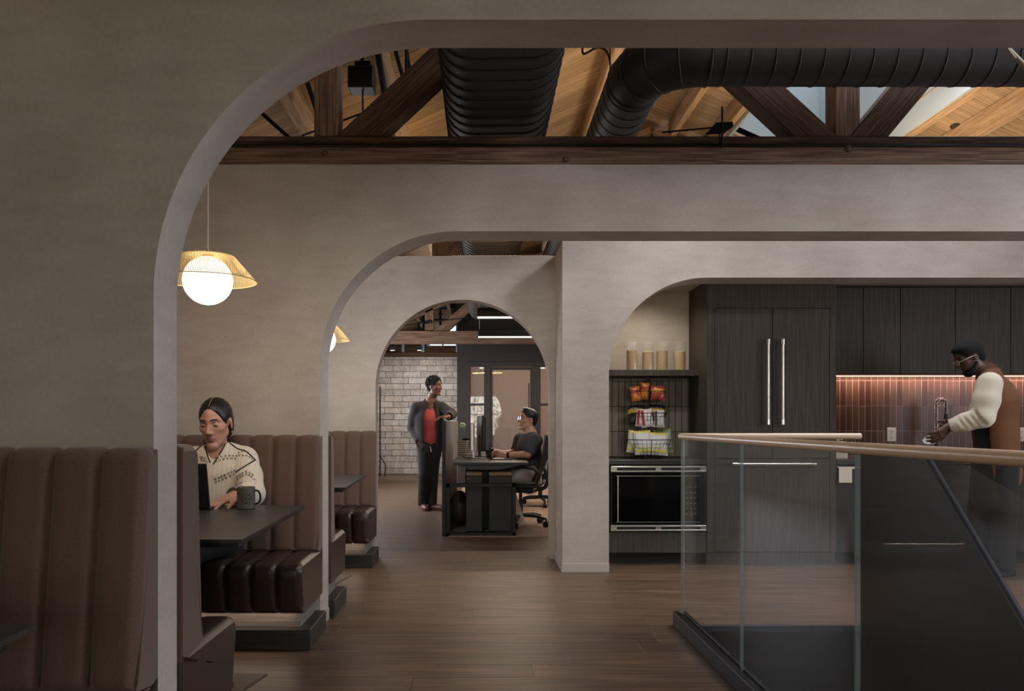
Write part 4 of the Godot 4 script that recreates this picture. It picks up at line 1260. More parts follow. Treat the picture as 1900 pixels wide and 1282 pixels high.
func office() -> void:
	var rng := RandomNumberGenerator.new()
	rng.seed = 21
	# painted brick end wall
	var bw := structure("wall_end", "rough white painted brick wall beyond the desks")
	put("mortar", Geo.new().box(Vector3(XL, 0, -17.36), Vector3(-0.25, 2.66, -17.23)), M.mortar, bw)
	var ch := 0.133; var bl := 0.37
	for r in 20:
		var x := XL - (bl * 0.5 if r % 2 else 0.0) - 0.05
		while x < -0.3:
			var l := bl + rng.randf_range(-0.03, 0.03)
			var a := maxf(x, XL); var b := minf(x + l, -0.26)
			if b - a > 0.03:
				var o := rng.randf_range(-0.006, 0.010)
				var g := Geo.new().box(Vector3(a + 0.004, r * ch + 0.004, -17.3), Vector3(b - 0.004, (r + 1) * ch - 0.004, -17.21 + o), 0.006)
				var br := put("brick", g, M["brick_paint_%d" % rng.randi_range(0, 3)], bw)
			x += l
	# the gable above it: boards, white uprights and a window
	var gb := structure("wall_gable", "old timber boarding of the gable above the brick")
	var y := 2.66
	while y < 4.7:
		var xr := minf(XR, RIDGE_X + (RIDGE_Y - y) / PITCH)
		var xl := maxf(XL, RIDGE_X - (RIDGE_Y - y) / PITCH)
		if y > 2.8 and y < 3.55:
			timber("board", Vector3(xl, y + 0.09, -17.3), Vector3(-1.18, y + 0.09, -17.3), 0.05, 0.176, M.timber_dark, gb)
			timber("board", Vector3(-0.52, y + 0.09, -17.3), Vector3(xr, y + 0.09, -17.3), 0.05, 0.176, M.timber_dark, gb)
		else:
			timber("board", Vector3(xl, y + 0.09, -17.3), Vector3(xr, y + 0.09, -17.3), 0.05, 0.176, M.timber_dark, gb)
		y += 0.18
	struct("wall_gable_skin", Geo.new().box(Vector3(-0.26, 0, -17.5), Vector3(XR + 0.2, 2.85, -17.36)), M.beige_wall, "wall behind the meeting room")
	var gw := structure("window_3", "window in the gable above the brick wall")
	put("pane", Geo.new().box(Vector3(-1.18, 2.84, -17.31), Vector3(-0.52, 3.56, -17.30)), M.clear_glass, gw)
	put("window_frame", Geo.new().box(Vector3(-1.2, 2.82, -17.33), Vector3(-1.14, 3.58, -17.24)).box(Vector3(-0.56, 2.82, -17.33), Vector3(-0.5, 3.58, -17.24)).box(Vector3(-0.87, 2.82, -17.33), Vector3(-0.83, 3.58, -17.24)).box(Vector3(-1.2, 3.52, -17.33), Vector3(-0.5, 3.58, -17.24)), M.white_paint, gw)
	var old := structure("trim_2", "white painted boards and ledge over the brick")
	put("ledge", Geo.new().box(Vector3(XL, 2.58, -17.22), Vector3(-0.26, 2.68, -17.10), 0.01), M.timber_dark, old)
	put("upright", Geo.new().box(Vector3(-1.32, 2.66, -17.26), Vector3(-1.25, 2.95, -17.18)).box(Vector3(-0.56, 2.64, -17.26), Vector3(-0.48, 2.95, -17.16)).box(Vector3(-1.75, 2.66, -17.26), Vector3(-1.69, 2.9, -17.18)), M.white_paint, old)
	# carpet of the desk area
	struct("floor_carpet", Geo.new().box(Vector3(-0.33, 0.0, -14.25), Vector3(XR, 0.007, -7.70), 0.002), M.carpet, "mottled beige carpet under the desks")
	# meeting room front: dark wall with glazed door
	var d := 14.3
	var k := d / F
	var X := func(px: float) -> float: return (px - CX) * k
	var Y := func(py: float) -> float: return EYE + (CY - py) * k
	var pt_wall := Geo.new()
	pt_wall.box(Vector3(X.call(848), 0, -d - 0.12), Vector3(X.call(867), 3.1, -d))
	pt_wall.box(Vector3(X.call(867), Y.call(676), -d - 0.12), Vector3(XR, 3.1, -d))
	pt_wall.box(Vector3(1.75, 0, -d - 0.12), Vector3(XR, Y.call(676), -d))
	pt_wall.box(Vector3(X.call(848), 0, -17.3), Vector3(X.call(848) + 0.1, 3.1, -d - 0.12))
	pt_wall.box(Vector3(X.call(848), 3.1, -17.3), Vector3(XR, 3.2, -d))
	struct("wall_meeting_room", pt_wall, M.dark_wall, "dark brown wall of the meeting room")
	var gl := structure("window_meeting_room", "dark framed glazing of the meeting room")
	for px in [[867, 873], [898, 910], [988, 1003], [1064, 1075]]:
		put("mullion", Geo.new().box(Vector3(X.call(px[0]), 0, -d - 0.06), Vector3(X.call(px[1]), Y.call(676), -d + 0.01), 0.004), M.frame_dark, gl)
	put("header", Geo.new().box(Vector3(X.call(867), Y.call(680), -d - 0.07), Vector3(1.75, Y.call(671), -d + 0.015), 0.004), M.frame_dark, gl)
	for px in [[873, 898], [1003, 1064]]:
		put("transom", Geo.new().box(Vector3(X.call(px[0]), Y.call(752.5), -d - 0.05), Vector3(X.call(px[1]), Y.call(748.5), -d), 0.003), M.frame_dark, gl)
		put("pane", Geo.new().box(Vector3(X.call(px[0]), 0.05, -d - 0.03), Vector3(X.call(px[1]), Y.call(680), -d - 0.02)), M.clear_glass, gl)
	var dr := structure("door_1", "glazed meeting room door with tall dark pull")
	var fr := Geo.new()
	fr.box(Vector3(X.call(910), 0.01, -d - 0.045), Vector3(X.call(914), Y.call(681), -d), 0.003)
	fr.box(Vector3(X.call(984), 0.01, -d - 0.045), Vector3(X.call(988), Y.call(681), -d), 0.003)
	fr.box(Vector3(X.call(914), Y.call(686), -d - 0.045), Vector3(X.call(984), Y.call(681), -d), 0.003)
	fr.box(Vector3(X.call(914), 0.01, -d - 0.045), Vector3(X.call(984), 0.12, -d), 0.003)
	put("door_frame", fr, M.frame_dark, dr)
	put("pane", Geo.new().box(Vector3(X.call(914), 0.12, -d - 0.03), Vector3(X.call(984), Y.call(686), -d - 0.02)), M.clear_glass, dr)
	put("door_handle", Geo.new().tube([Vector3(X.call(981), 0.75, -d + 0.05), Vector3(X.call(981), Y.call(711), -d + 0.05)], 0.014, 10), M.frame_dark, dr)
	# inside the meeting room
	var mb := Geo.new()
	mb.box(Vector3(X.call(848) + 0.1, 0, -17.22), Vector3(XR, 3.1, -17.12))
	struct("wall_meeting_back", mb, M.beige_wall, "beige back wall of the meeting room")
	leaves(rng)
	area("meeting_room_light", Vector3(0.9, 3.02, -15.7), Vector3.DOWN, Vector2(1.6, 0.5), c8(255, 214, 184), 1.15)
	tag(put("ceiling_light_panel", Geo.new().box(Vector3(0.1, 3.04, -15.95), Vector3(1.7, 3.10, -15.45)), M.led_white), "flat ceiling light inside the meeting room", "ceiling light")
	# desk row
	var ds := thing("office_desk", "black workbench desk with loop end frame, nearest the arch", "desk", Vector3(0.09, 0, -7.77))
	put("desk_top", Geo.new().box(Vector3(-0.365, 0.708, -1.86), Vector3(0.385, 0.734, 0.0), 0.003), M.desk_black, ds)
	put("under_top", Geo.new().extrude(PackedVector2Array([Vector2(-0.33, 0.708), Vector2(-0.20, 0.66), Vector2(0.10, 0.66), Vector2(0.32, 0.708)]), -1.80, -0.03), M.desk_black, ds)
	var lp := Geo.new()
	lp.box(Vector3(-0.438, 0.0, -0.06), Vector3(-0.40, 0.525, 0.0), 0.003)
	lp.box(Vector3(0.215, 0.0, -0.06), Vector3(0.253, 0.525, 0.0), 0.003)
	lp.box(Vector3(-0.438, 0.487, -0.06), Vector3(0.253, 0.525, 0.0), 0.003)
	lp.box(Vector3(-0.438, 0.0, -0.06), Vector3(0.253, 0.035, 0.0), 0.003)
	put("end_frame", lp, M.black_metal, ds)
	for z in [-0.62, -1.6]: put("lift_column", Geo.new().box(Vector3(-0.08, 0.0, z), Vector3(0.0, 0.70, z + 0.06), 0.003), M.black_metal, ds)
	var n := 0
	for s in [[-0.245, -0.08], [-0.015, 0.22]]:
		var c := thing("pedestal_cabinet", ["narrow black pedestal cabinet with tan seat pad under the desk", "wider black pedestal cabinet with tan seat pad under the desk"][n], "cabinet", Vector3(0.09, 0.007, -7.86), 0.0, "pedestal cabinets under the desk")
		put("body", Geo.new().box(Vector3(s[0], 0.03, -0.5), Vector3(s[1], 0.585, 0.0), 0.004), M.locker_black, c)
		put("seat_pad", Geo.new().box(Vector3(s[0], 0.586, -0.5), Vector3(s[1], 0.630, 0.0), 0.010), M.cushion_tan, c)
		put("drawer_line", Geo.new().box(Vector3(s[0] + 0.004, 0.40, 0.0), Vector3(s[1] - 0.004, 0.404, 0.002)), M.slot_dark, c)
		for q in [[s[0] + 0.03, -0.03], [s[1] - 0.03, -0.03], [s[0] + 0.03, -0.45], [s[1] - 0.03, -0.45]]:
			put("caster", Geo.new().box(Vector3(q[0] - 0.01, 0.0, q[1] - 0.015), Vector3(q[0] + 0.01, 0.03, q[1] + 0.015), 0.004), M.plastic_black, c)
		n += 1
	tag(put("office_desk", Geo.new().box(Vector3(-0.275, 0.708, -11.6), Vector3(0.475, 0.734, -9.66), 0.003).box(Vector3(-0.20, 0.007, -11.5), Vector3(-0.14, 0.709, -11.4)).box(Vector3(0.36, 0.007, -11.5), Vector3(0.42, 0.709, -11.4)).box(Vector3(-0.20, 0.007, -9.8), Vector3(-0.14, 0.709, -9.7)).box(Vector3(0.36, 0.007, -9.8), Vector3(0.42, 0.709, -9.7)), M.desk_black), "second black desk behind the first one", "desk")
	var ps := thing("desk_divider", "tall grey felt divider panel the standing man leans on", "divider", Vector3(-0.372, 0, -7.77))
	put("felt_panel", Geo.new().box(Vector3(-0.010, 0.02, -4.3), Vector3(0.014, 1.148, -0.012), 0.003), M.felt, ps)
	put("end_post", Geo.new().box(Vector3(-0.018, 0.0, -0.014), Vector3(0.020, 1.15, 0.0), 0.002), M.black_metal, ps)
	put("kick_strip", Geo.new().box(Vector3(-0.014, 0.0, -4.3), Vector3(0.018, 0.02, -0.012)), M.black_metal, ps)
	# things on the desks
	var top := 0.7345
	for i in 7:
		var off := rng.randf_range(-0.006, 0.006)
		var b := thing("book", "book with cream page edge in the flat stack, %s" % ["at the bottom", "second from the bottom", "third from the bottom", "in the middle", "third from the top", "second from the top", "at the top"][i], "book", Vector3(-0.225 + off, top + i * 0.0255, -9.75), rng.randf_range(-0.05, 0.05), "stack of books on the second desk")
		put("pages", Geo.new().box(Vector3(-0.064, 0.003, -0.09), Vector3(0.064, 0.0225, 0.09)), M.paper, b)
		put("cover", Geo.new().box(Vector3(-0.068, 0.0, -0.094), Vector3(0.068, 0.003, 0.093)).box(Vector3(-0.068, 0.0222, -0.094), Vector3(0.068, 0.0252, 0.093)), M.book_cover, b)
	var fv := thing("flower", "single pale flower in a small dark dish on the book stack", "flower", Vector3(-0.19, top + 7 * 0.0255, -9.75))
	put("dish", Geo.new().lathe([Vector2(0, 0), Vector2(0.04, 0.0), Vector2(0.055, 0.022), Vector2(0.05, 0.022), Vector2(0.0, 0.01)], 18), M.plastic_black, fv)
	put("stem", Geo.new().tube(curve([Vector3(0.02, 0.01, 0), Vector3(0.0, 0.10, 0), Vector3(-0.03, 0.17, 0)], 5), 0.003, 6), M.stem_green, fv)
	for a in 6:
		var t := TAU * a / 6
		put("petal", Geo.new().sphere(Vector3(-0.045 + cos(t) * 0.022, 0.185 + sin(t) * 0.018, 0.004), Vector3(0.022, 0.018, 0.008), 10, 6), M.petal, fv)
	var sm := thing("silver_monitor", "slim silver monitor seen edge-on on a flat foot", "monitor", Vector3(-0.095, top, -8.75))
	put("screen", Geo.new().box(Vector3(-0.022, 0.09, -0.30), Vector3(0.014, 0.385, 0.30), 0.005), M.silver, sm)
	put("neck", Geo.new().box(Vector3(-0.005, 0.006, -0.05), Vector3(0.022, 0.16, 0.05), 0.003), M.silver, sm)
	put("foot", Geo.new().box(Vector3(-0.02, 0.0, -0.11), Vector3(0.15, 0.008, 0.11), 0.003), M.silver, sm)
	var km := thing("black_monitor", "black monitor seen edge-on behind the silver one", "monitor", Vector3(0.005, top, -9.15), 0.10)
	put("screen", Geo.new().box(Vector3(-0.03, 0.07, -0.3), Vector3(0.018, 0.475, 0.3), 0.010), M.plastic_black, km)
	put("neck", Geo.new().box(Vector3(-0.04, 0.005, -0.03), Vector3(-0.01, 0.25, 0.03), 0.004), M.plastic_black, km)
	put("foot", Geo.new().box(Vector3(-0.09, 0.0, -0.1), Vector3(0.07, 0.008, 0.1), 0.003), M.plastic_black, km)
	var ph := thing("desk_phone", "black desk phone tilted on its stand beside the monitors", "telephone", Vector3(0.165, top, -8.80), 0.25)
	put("base", Geo.new().extrude(PackedVector2Array([Vector2(-0.09, 0.0), Vector2(0.05, 0.0), Vector2(0.045, 0.01), Vector2(-0.08, 0.10), Vector2(-0.10, 0.09)]), -0.08, 0.08), M.plastic_black, ph)
	put("handset", Geo.new().tube([Vector3(-0.10, 0.11, 0.09), Vector3(-0.03, 0.085, 0.09), Vector3(0.05, 0.025, 0.09)], 0.014, 8), M.plastic_black, ph)
	put("display_frame", Geo.new().box(Vector3(-0.045, 0.0, -0.07), Vector3(0.045, 0.003, -0.066)).box(Vector3(-0.045, 0, 0.05), Vector3(0.045, 0.003, 0.054)), M.silver, ph).transform = Transform3D(Basis(Vector3.BACK, -0.65), Vector3(-0.015, 0.058, 0.0))
	var lt := thing("desk_laptop", "thin dark laptop open in front of the seated man with glasses", "laptop", Vector3(0.215, top, -8.42))
	put("base", Geo.new().box(Vector3(-0.10, 0.0, -0.15), Vector3(0.115, 0.012, 0.15), 0.004), M.plastic_black, lt)
	put("keyboard", Geo.new().box(Vector3(-0.075, 0.012, -0.13), Vector3(0.03, 0.0145, 0.13)), M.silver, lt)
	put("lid", Geo.new().box(Vector3(-0.005, 0.0, -0.15), Vector3(0.003, 0.19, 0.15), 0.002), M.plastic_black, lt).transform = Transform3D(Basis(Vector3.BACK, 0.16), Vector3(-0.10, 0.008, 0))
	var cb := thing("cable_tangle", "dark cables trailing over the desk to the divider", "cable", Vector3(-0.20, top, -8.9))
	put("cable", Geo.new().tube(curve([Vector3(0.1, 0.006, 0.2), Vector3(0.02, 0.006, 0.12), Vector3(-0.04, 0.02, 0.1), Vector3(-0.06, 0.006, 0.02), Vector3(-0.06, 0.006, -0.1)], 6), 0.005, 6).tube(curve([Vector3(0.14, 0.006, 0.1), Vector3(0.05, 0.03, 0.0), Vector3(-0.02, 0.006, 0.05), Vector3(-0.06, 0.006, 0.14)], 6), 0.004, 6), M.plastic_black, cb)
	put("plug", Geo.new().box(Vector3(-0.05, 0.0, 0.06), Vector3(-0.02, 0.02, 0.09), 0.003), M.silver, cb)
	var bp := thing("backpack", "dark brown backpack on the floor behind the desk frame", "bag", Vector3(-0.235, 0.008, -8.55))
	put("body", Geo.new().sphere(Vector3(0, 0.19, 0), Vector3(0.12, 0.19, 0.20), 18, 12), M.book_cover, bp)
	put("strap", Geo.new().tube(curve([Vector3(-0.06, 0.30, 0.14), Vector3(-0.085, 0.2, 0.2), Vector3(-0.06, 0.06, 0.19), Vector3(0.03, 0.03, 0.19)], 6), 0.012, 8, true, 0.4), M.dark_wall, bp)
	office_chair("dark mesh office chair under the man with glasses", Vector3(0.43, 0.008, -8.56), -0.18)
	office_chair("dark mesh office chair farther back behind the man with glasses", Vector3(0.80, 0.008, -10.6), 0.15)
	# lights over the desks
	n = 0
	for s in [9.86, 12.1]:
		var l := thing("linear_light", ["nearer black linear pendant light over the desks", "farther black linear pendant light over the desks"][n], "pendant light", Vector3(-0.05, 2.45, -s), 0.0, "linear pendant lights over the desks")
		put("housing", Geo.new().box(Vector3(0, 0.012, -0.05), Vector3(2.0, 0.125, 0.05), 0.003), M.plastic_black, l)
		put("led_diffuser", Geo.new().box(Vector3(0.004, 0.0, -0.03), Vector3(1.996, 0.012, 0.052)), M.led_white, l)
		put("wire", Geo.new().tube([Vector3(0.02, 0.12, 0), Vector3(0.02, 0.328, 0)], 0.003, 6).tube([Vector3(1.9, 0.12, 0), Vector3(1.9, 1.7, 0)], 0.003, 6), M.cord_white, l)
		area("linear_light_glow", Vector3(0.95, 2.446, -s), Vector3.DOWN, Vector2(1.98, 0.08), c8(255, 232, 208), 3.4, l)
		n += 1
	# uplight along the top of the far wall
	var up := thing("uplight_strip", "finned linear uplight along the top of the far arched wall", "light", Vector3(-0.25, 2.51, -6.55))
	put("tray", Geo.new().box(Vector3(0.0, 0, -0.03), Vector3(0.84, 0.012, 0.03), 0.002), M.timber_dark, up)
	for i in 42:
		put("fin", Geo.new().box(Vector3(0.004 + i * 0.02, 0.012, -0.028), Vector3(0.011 + i * 0.02, 0.026, 0.028)), M.timber_dark, up)
	put("led_strip", Geo.new().box(Vector3(0.0, 0.012, -0.012), Vector3(0.84, 0.016, 0.012)), M.led_warm, up)
	area("uplight_glow", Vector3(0.17, 2.54, -6.55), Vector3(0, 1, -0.15), Vector2(0.84, 0.04), c8(255, 206, 140), 1.5, up)
	# uplights on the roof of the kitchen, which light the roof boards
	var ku := thing("uplight_strip", "linear uplight on top of the kitchen ceiling", "light", Vector3(1.9, 2.511, -6.5))
	put("tray", Geo.new().box(Vector3(0.0, 0, -0.04), Vector3(4.0, 0.03, 0.04), 0.003), M.black_metal, ku)
	put("led_strip", Geo.new().box(Vector3(0.02, 0.03, -0.015), Vector3(3.98, 0.034, 0.015)), M.led_warm, ku)
	area("uplight_glow", Vector3(3.4, 2.55, -6.5), Vector3(0.12, 1, -0.1), Vector2(2.9, 0.05), c8(255, 222, 180), 6.5, ku)
	# spotlight on a track, aimed at the foot of the brick wall
	var tn := 0
	for x in [-1.22, -1.75]:
		var tr := thing("track_spotlight", ["small black track spotlight in front of the brick wall", "second small black track spotlight nearer the arch edge"][tn], "spotlight", Vector3(x, 2.62, -15.4), 0.0, "track spotlights before the brick wall")
		put("head", Geo.new().box(Vector3(-0.06, -0.06, -0.05), Vector3(0.06, 0.03, 0.05), 0.006), M.plastic_black, tr)
		put("stem", Geo.new().tube([Vector3(0, 0.03, 0), Vector3(0, 0.535, 0)], 0.012, 8), M.black_metal, tr)
		put("lamp_lens", Geo.new().lathe([Vector2(0, -0.064), Vector2(0.04, -0.064), Vector2(0.04, -0.06)], 16), M.led_white, tr)
		spot("track_spot_light", Vector3(x, 2.54, -15.4), Vector3(x + 0.25, 0.85, -17.2), c8(255, 247, 240), 1.5, 60.0, 0.06, tr)
		tn += 1
	# a warm spotlight over the aisle
	var fs := thing("track_spotlight", "black ceiling spotlight over the aisle between the arched walls", "spotlight", Vector3(0.25, 3.3, -5.1))
	put("head", Geo.new().lathe([Vector2(0.0, 0.0), Vector2(0.05, 0.0), Vector2(0.05, 0.16), Vector2(0.0, 0.16)], 18), M.plastic_black, fs)
	put("stem", Geo.new().tube([Vector3(0, 0.15, 0), Vector3(0, 0.62, 0)], 0.01, 8), M.black_metal, fs)
	put("lamp_lens", Geo.new().lathe([Vector2(0.0, -0.003), Vector2(0.045, -0.003)], 18), M.led_warm, fs)
	spot("aisle_spot_light", Vector3(0.25, 3.28, -5.1), Vector3(0.2, 0.0, -5.4), c8(255, 206, 146), 9.0, 23.0, 0.08, fs)
	wall_washers()
	# tie rod with turnbuckle and old pipes under the gable
	var tie := thing("tie_rod", "thin black tie rod with a turnbuckle above the desks", "tie rod", pt(798, 597, 13.0))
	var o := tie.position
	put("rod", Geo.new().tube([pt(690, 613, 13.0) - o, pt(790, 598, 13.0) - o], 0.009, 8).tube([pt(806, 596, 13.0) - o, pt(1000, 575, 13.0) - o], 0.009, 8), M.black_metal, tie)
	put("turnbuckle", Geo.new().tube([pt(788, 597, 13.0) - o, pt(800, 594, 13.0) - o], 0.014, 8).tube([pt(788, 600, 13.0) - o, pt(800, 598, 13.0) - o], 0.014, 8).sphere(pt(800, 597, 13.0) - o, Vector3(0.03, 0.03, 0.03), 10, 8), M.black_metal, tie)
	var pn := ["vertical black pipe left of the far timber post", "vertical black pipe with round clamp right of the far timber post", "slender black pipe nearest the far arch edge", "paired black pipes running across behind the far brace"]
	var q := 0
	for s in [[[785, 560, 786, 616]], [[817, 556, 817, 604], [813, 583, 821, 583]], [[775, 560, 777, 618]], [[806, 569, 848, 566], [806, 573, 848, 571]]]:
		var g := Geo.new()
		for e in s: g.tube([pt(e[0], e[1], 15.5), pt(e[2], e[3], 15.5)], 0.022, 8)
		tag(put("service_pipe", g, M.black_metal), pn[q], "pipe", "black service pipes above the desks")
		q += 1
	tag(put("track_rail", Geo.new().box(Vector3(-2.3, 3.15, -15.42), Vector3(-0.5, 3.18, -15.38)), M.black_metal), "black light track crossing in front of the brick wall", "track")
	tag(put("black_stand", Geo.new().tube([Vector3(-2.15, 0.0, -16.6), Vector3(-2.15, 1.9, -16.6)], 0.014, 8).tube([Vector3(-2.15, 0.42, -16.6), Vector3(-2.02, 0.24, -16.5), Vector3(-2.03, 0.0, -16.4)], 0.013, 8), M.black_metal), "thin black stand at the left end of the brick wall", "stand")

func wall_washers() -> void:
	var n := 0
	for s in [[Vector3(1.45, 3.15, -4.68), Vector3(1.1, 1.0, -5.9), 1.5], [Vector3(-0.45, 3.0, -4.68), Vector3(-0.8, 1.0, -6.47), 1.3]]:
		var t := thing("track_spotlight", ["black spotlight behind the beam lighting the kitchen arch wall", "black spotlight behind the beam lighting the far arched wall"][n], "spotlight", s[0], 0.0, "spotlights behind the near beam")
		var d: Vector3 = (s[1] - s[0]).normalized()
		put("head", Geo.new().tube([-d * 0.12, -d * 0.004], 0.035, 16), M.plastic_black, t)
		put("stem", Geo.new().tube([-d * 0.10, Vector3(0, 0.2, 0), Vector3(0, roof_y(s[0].x) - s[0].y, 0)], 0.008, 8), M.black_metal, t)
		put("lamp_lens", Geo.new().tube([-d * 0.004, -d * 0.002], 0.030, 16), M.led_white, t)
		spot("wall_washer_light", s[0], s[1], c8(244, 246, 255), s[2] * 0.9, 58.0, 0.05, t)
		n += 1

func leaves(rng: RandomNumberGenerator) -> void:
	# leafy shrubs outside the window behind the viewer, mirrored in the meeting room glass
	for k in 3:
		var sh := thing("garden_shrub", ["light green leafy shrub outside the window behind the viewer", "light green leafy shrub outside, nearer the booth side", "light green leafy shrub outside, nearer the stair side"][k], "shrub", Vector3([0.4, -1.2, 2.0][k], -0.05, [6.9, 7.1, 7.0][k]), 0.0, "shrubs outside the rear window")
		put("trunk", Geo.new().tube(curve([Vector3(0, 0, 0), Vector3(0.05, 0.8, 0), Vector3(-0.05, 1.6, 0.05)], 5), 0.03, 8).tube([Vector3(0.02, 0.7, 0), Vector3(0.35, 1.5, 0.1)], 0.018, 6).tube([Vector3(0.0, 0.9, 0), Vector3(-0.35, 1.6, -0.1)], 0.018, 6), M.timber_dark, sh)
		for part in 2:
			var g := Geo.new()
			for i in 230:
				var c := Vector3(rng.randf_range(-0.85, 0.85), rng.randf_range(0.45, 2.3), rng.randf_range(-0.3, 0.3))
				var a := Vector3(rng.randf_range(-1, 1), rng.randf_range(-1, 1), rng.randf_range(-1, 1)).normalized()
				var b := a.cross(Vector3(rng.randf(), rng.randf(), 0.3)).normalized()
				var s := rng.randf_range(0.06, 0.10)
				g.quad(c - a * s, c + b * s * 0.5, c + a * s, c - b * s * 0.5)
			put("foliage", g, M.leaf_green if part else M.leaf_pale, sh)
	struct("ground_outside", Geo.new().box(Vector3(-6, -0.3, 6.2), Vector3(9, -0.05, 12)), M.stem_green, "garden ground outside the rear window")

func office_chair(label: String, at: Vector3, turn: float) -> void:
	# a mesh task chair that faces -x
	var c := thing("office_chair", label, "office chair", at, turn, "mesh office chairs")

	for i in 5:
		var a := TAU * i / 5 + 0.35
		var e := Vector3(cos(a) * 0.31, 0.085, sin(a) * 0.31)
		put("leg", Geo.new().tube([Vector3(0, 0.115, 0), e * Vector3(0.6, 1, 0.6) + Vector3(0, 0.025, 0), e], [0.03, 0.024, 0.017], 10, true, 0.8), M.chair_frame, c)
		var g := Geo.new()
		for s in [-1.0, 1.0]:
			var ax := Vector3(-sin(a), 0, cos(a))
			g.tube([Vector3(e.x, 0.031, e.z) + ax * 0.006 * s, Vector3(e.x, 0.031, e.z) + ax * 0.024 * s], 0.031, 14)
		g.tube([e, Vector3(e.x, 0.04, e.z)], 0.010, 8)
		put("caster", g, M.plastic_black, c)
	put("gas_lift", Geo.new().tube([Vector3(0, 0.10, 0), Vector3(0, 0.25, 0)], 0.028, 14).tube([Vector3(0, 0.24, 0), Vector3(0, 0.40, 0)], 0.018, 12), M.chair_frame, c)
	put("tilt_mechanism", Geo.new().box(Vector3(-0.12, 0.36, -0.10), Vector3(0.15, 0.42, 0.10), 0.015), M.plastic_black, c)
	# seat: shallow mesh pan with a waterfall front edge
	var prof := rounded([Vector2(-0.26, 0.415), Vector2(-0.25, 0.455), Vector2(0.0, 0.45), Vector2(0.22, 0.462), Vector2(0.23, 0.43), Vector2(-0.2, 0.42)], [0, 0.03, 0.05, 0.02, 0.01, 0], 4)
	var sg := Geo.new().extrude(PackedVector2Array(prof), -0.245, 0.245)
	put("seat", sg, M.mesh_black, c)
	put("seat_rim", Geo.new().tube(curve([Vector3(0.22, 0.45, -0.25), Vector3(0.0, 0.445, -0.265), Vector3(-0.24, 0.44, -0.24), Vector3(-0.275, 0.42, -0.1), Vector3(-0.275, 0.42, 0.1), Vector3(-0.24, 0.44, 0.24), Vector3(0.0, 0.445, 0.265), Vector3(0.22, 0.45, 0.25)], 5), 0.014, 8), M.chair_frame, c)
	# back
	var b0 := Vector2(0.20, 0.50); var b1 := Vector2(0.34, 0.98)
	var bk := Geo.new()
	var rows := 10; var cols := 10
	var P := []
	for j in rows + 1:
		var v := float(j) / rows
		var row := []
		for i in cols + 1:
			var u := -1.0 + 2.0 * i / cols
			var hw := 0.20 + 0.06 * sin(v * PI * 0.75)
			row.append(Vector3(lerpf(b0.x, b1.x, v) + 0.03 * sin(v * PI) - 0.04 * u * u, lerpf(b0.y, b1.y, v), u * hw))
		P.append(row)
	for j in rows:
		for i in cols: bk.quad(P[j][i], P[j][i + 1], P[j + 1][i + 1], P[j + 1][i])
	put("back_mesh", bk, M.mesh_black, c)
	var rim := []
	for j in rows + 1: rim.append(P[j][0])
	for i in range(1, cols + 1): rim.append(P[rows][i])
	for j in range(rows - 1, -1, -1): rim.append(P[j][cols])
	for i in range(cols - 1, -1, -1): rim.append(P[0][i])
	put("back_frame", Geo.new().tube(rim, 0.015, 8), M.chair_frame, c)
	put("back_spine", Geo.new().tube(curve([Vector3(0.10, 0.39, 0), Vector3(0.27, 0.42, 0), Vector3(0.31, 0.60, 0), Vector3(0.33, 0.78, 0)], 5), 0.022, 10), M.chair_frame, c)
	for s in [-1.0, 1.0]:
		put("armrest", Geo.new().tube(curve([Vector3(0.20, 0.46, 0.26 * s), Vector3(0.24, 0.58, 0.29 * s), Vector3(0.14, 0.655, 0.30 * s), Vector3(-0.06, 0.665, 0.29 * s), Vector3(-0.14, 0.64, 0.28 * s)], 5), [0.02, 0.02, 0.021, 0.022, 0.023, 0.024, 0.026, 0.028, 0.03, 0.03, 0.032, 0.034, 0.035, 0.036, 0.036, 0.036, 0.036, 0.036, 0.034, 0.03, 0.02], 10, true, 0.6), M.chair_frame, c)

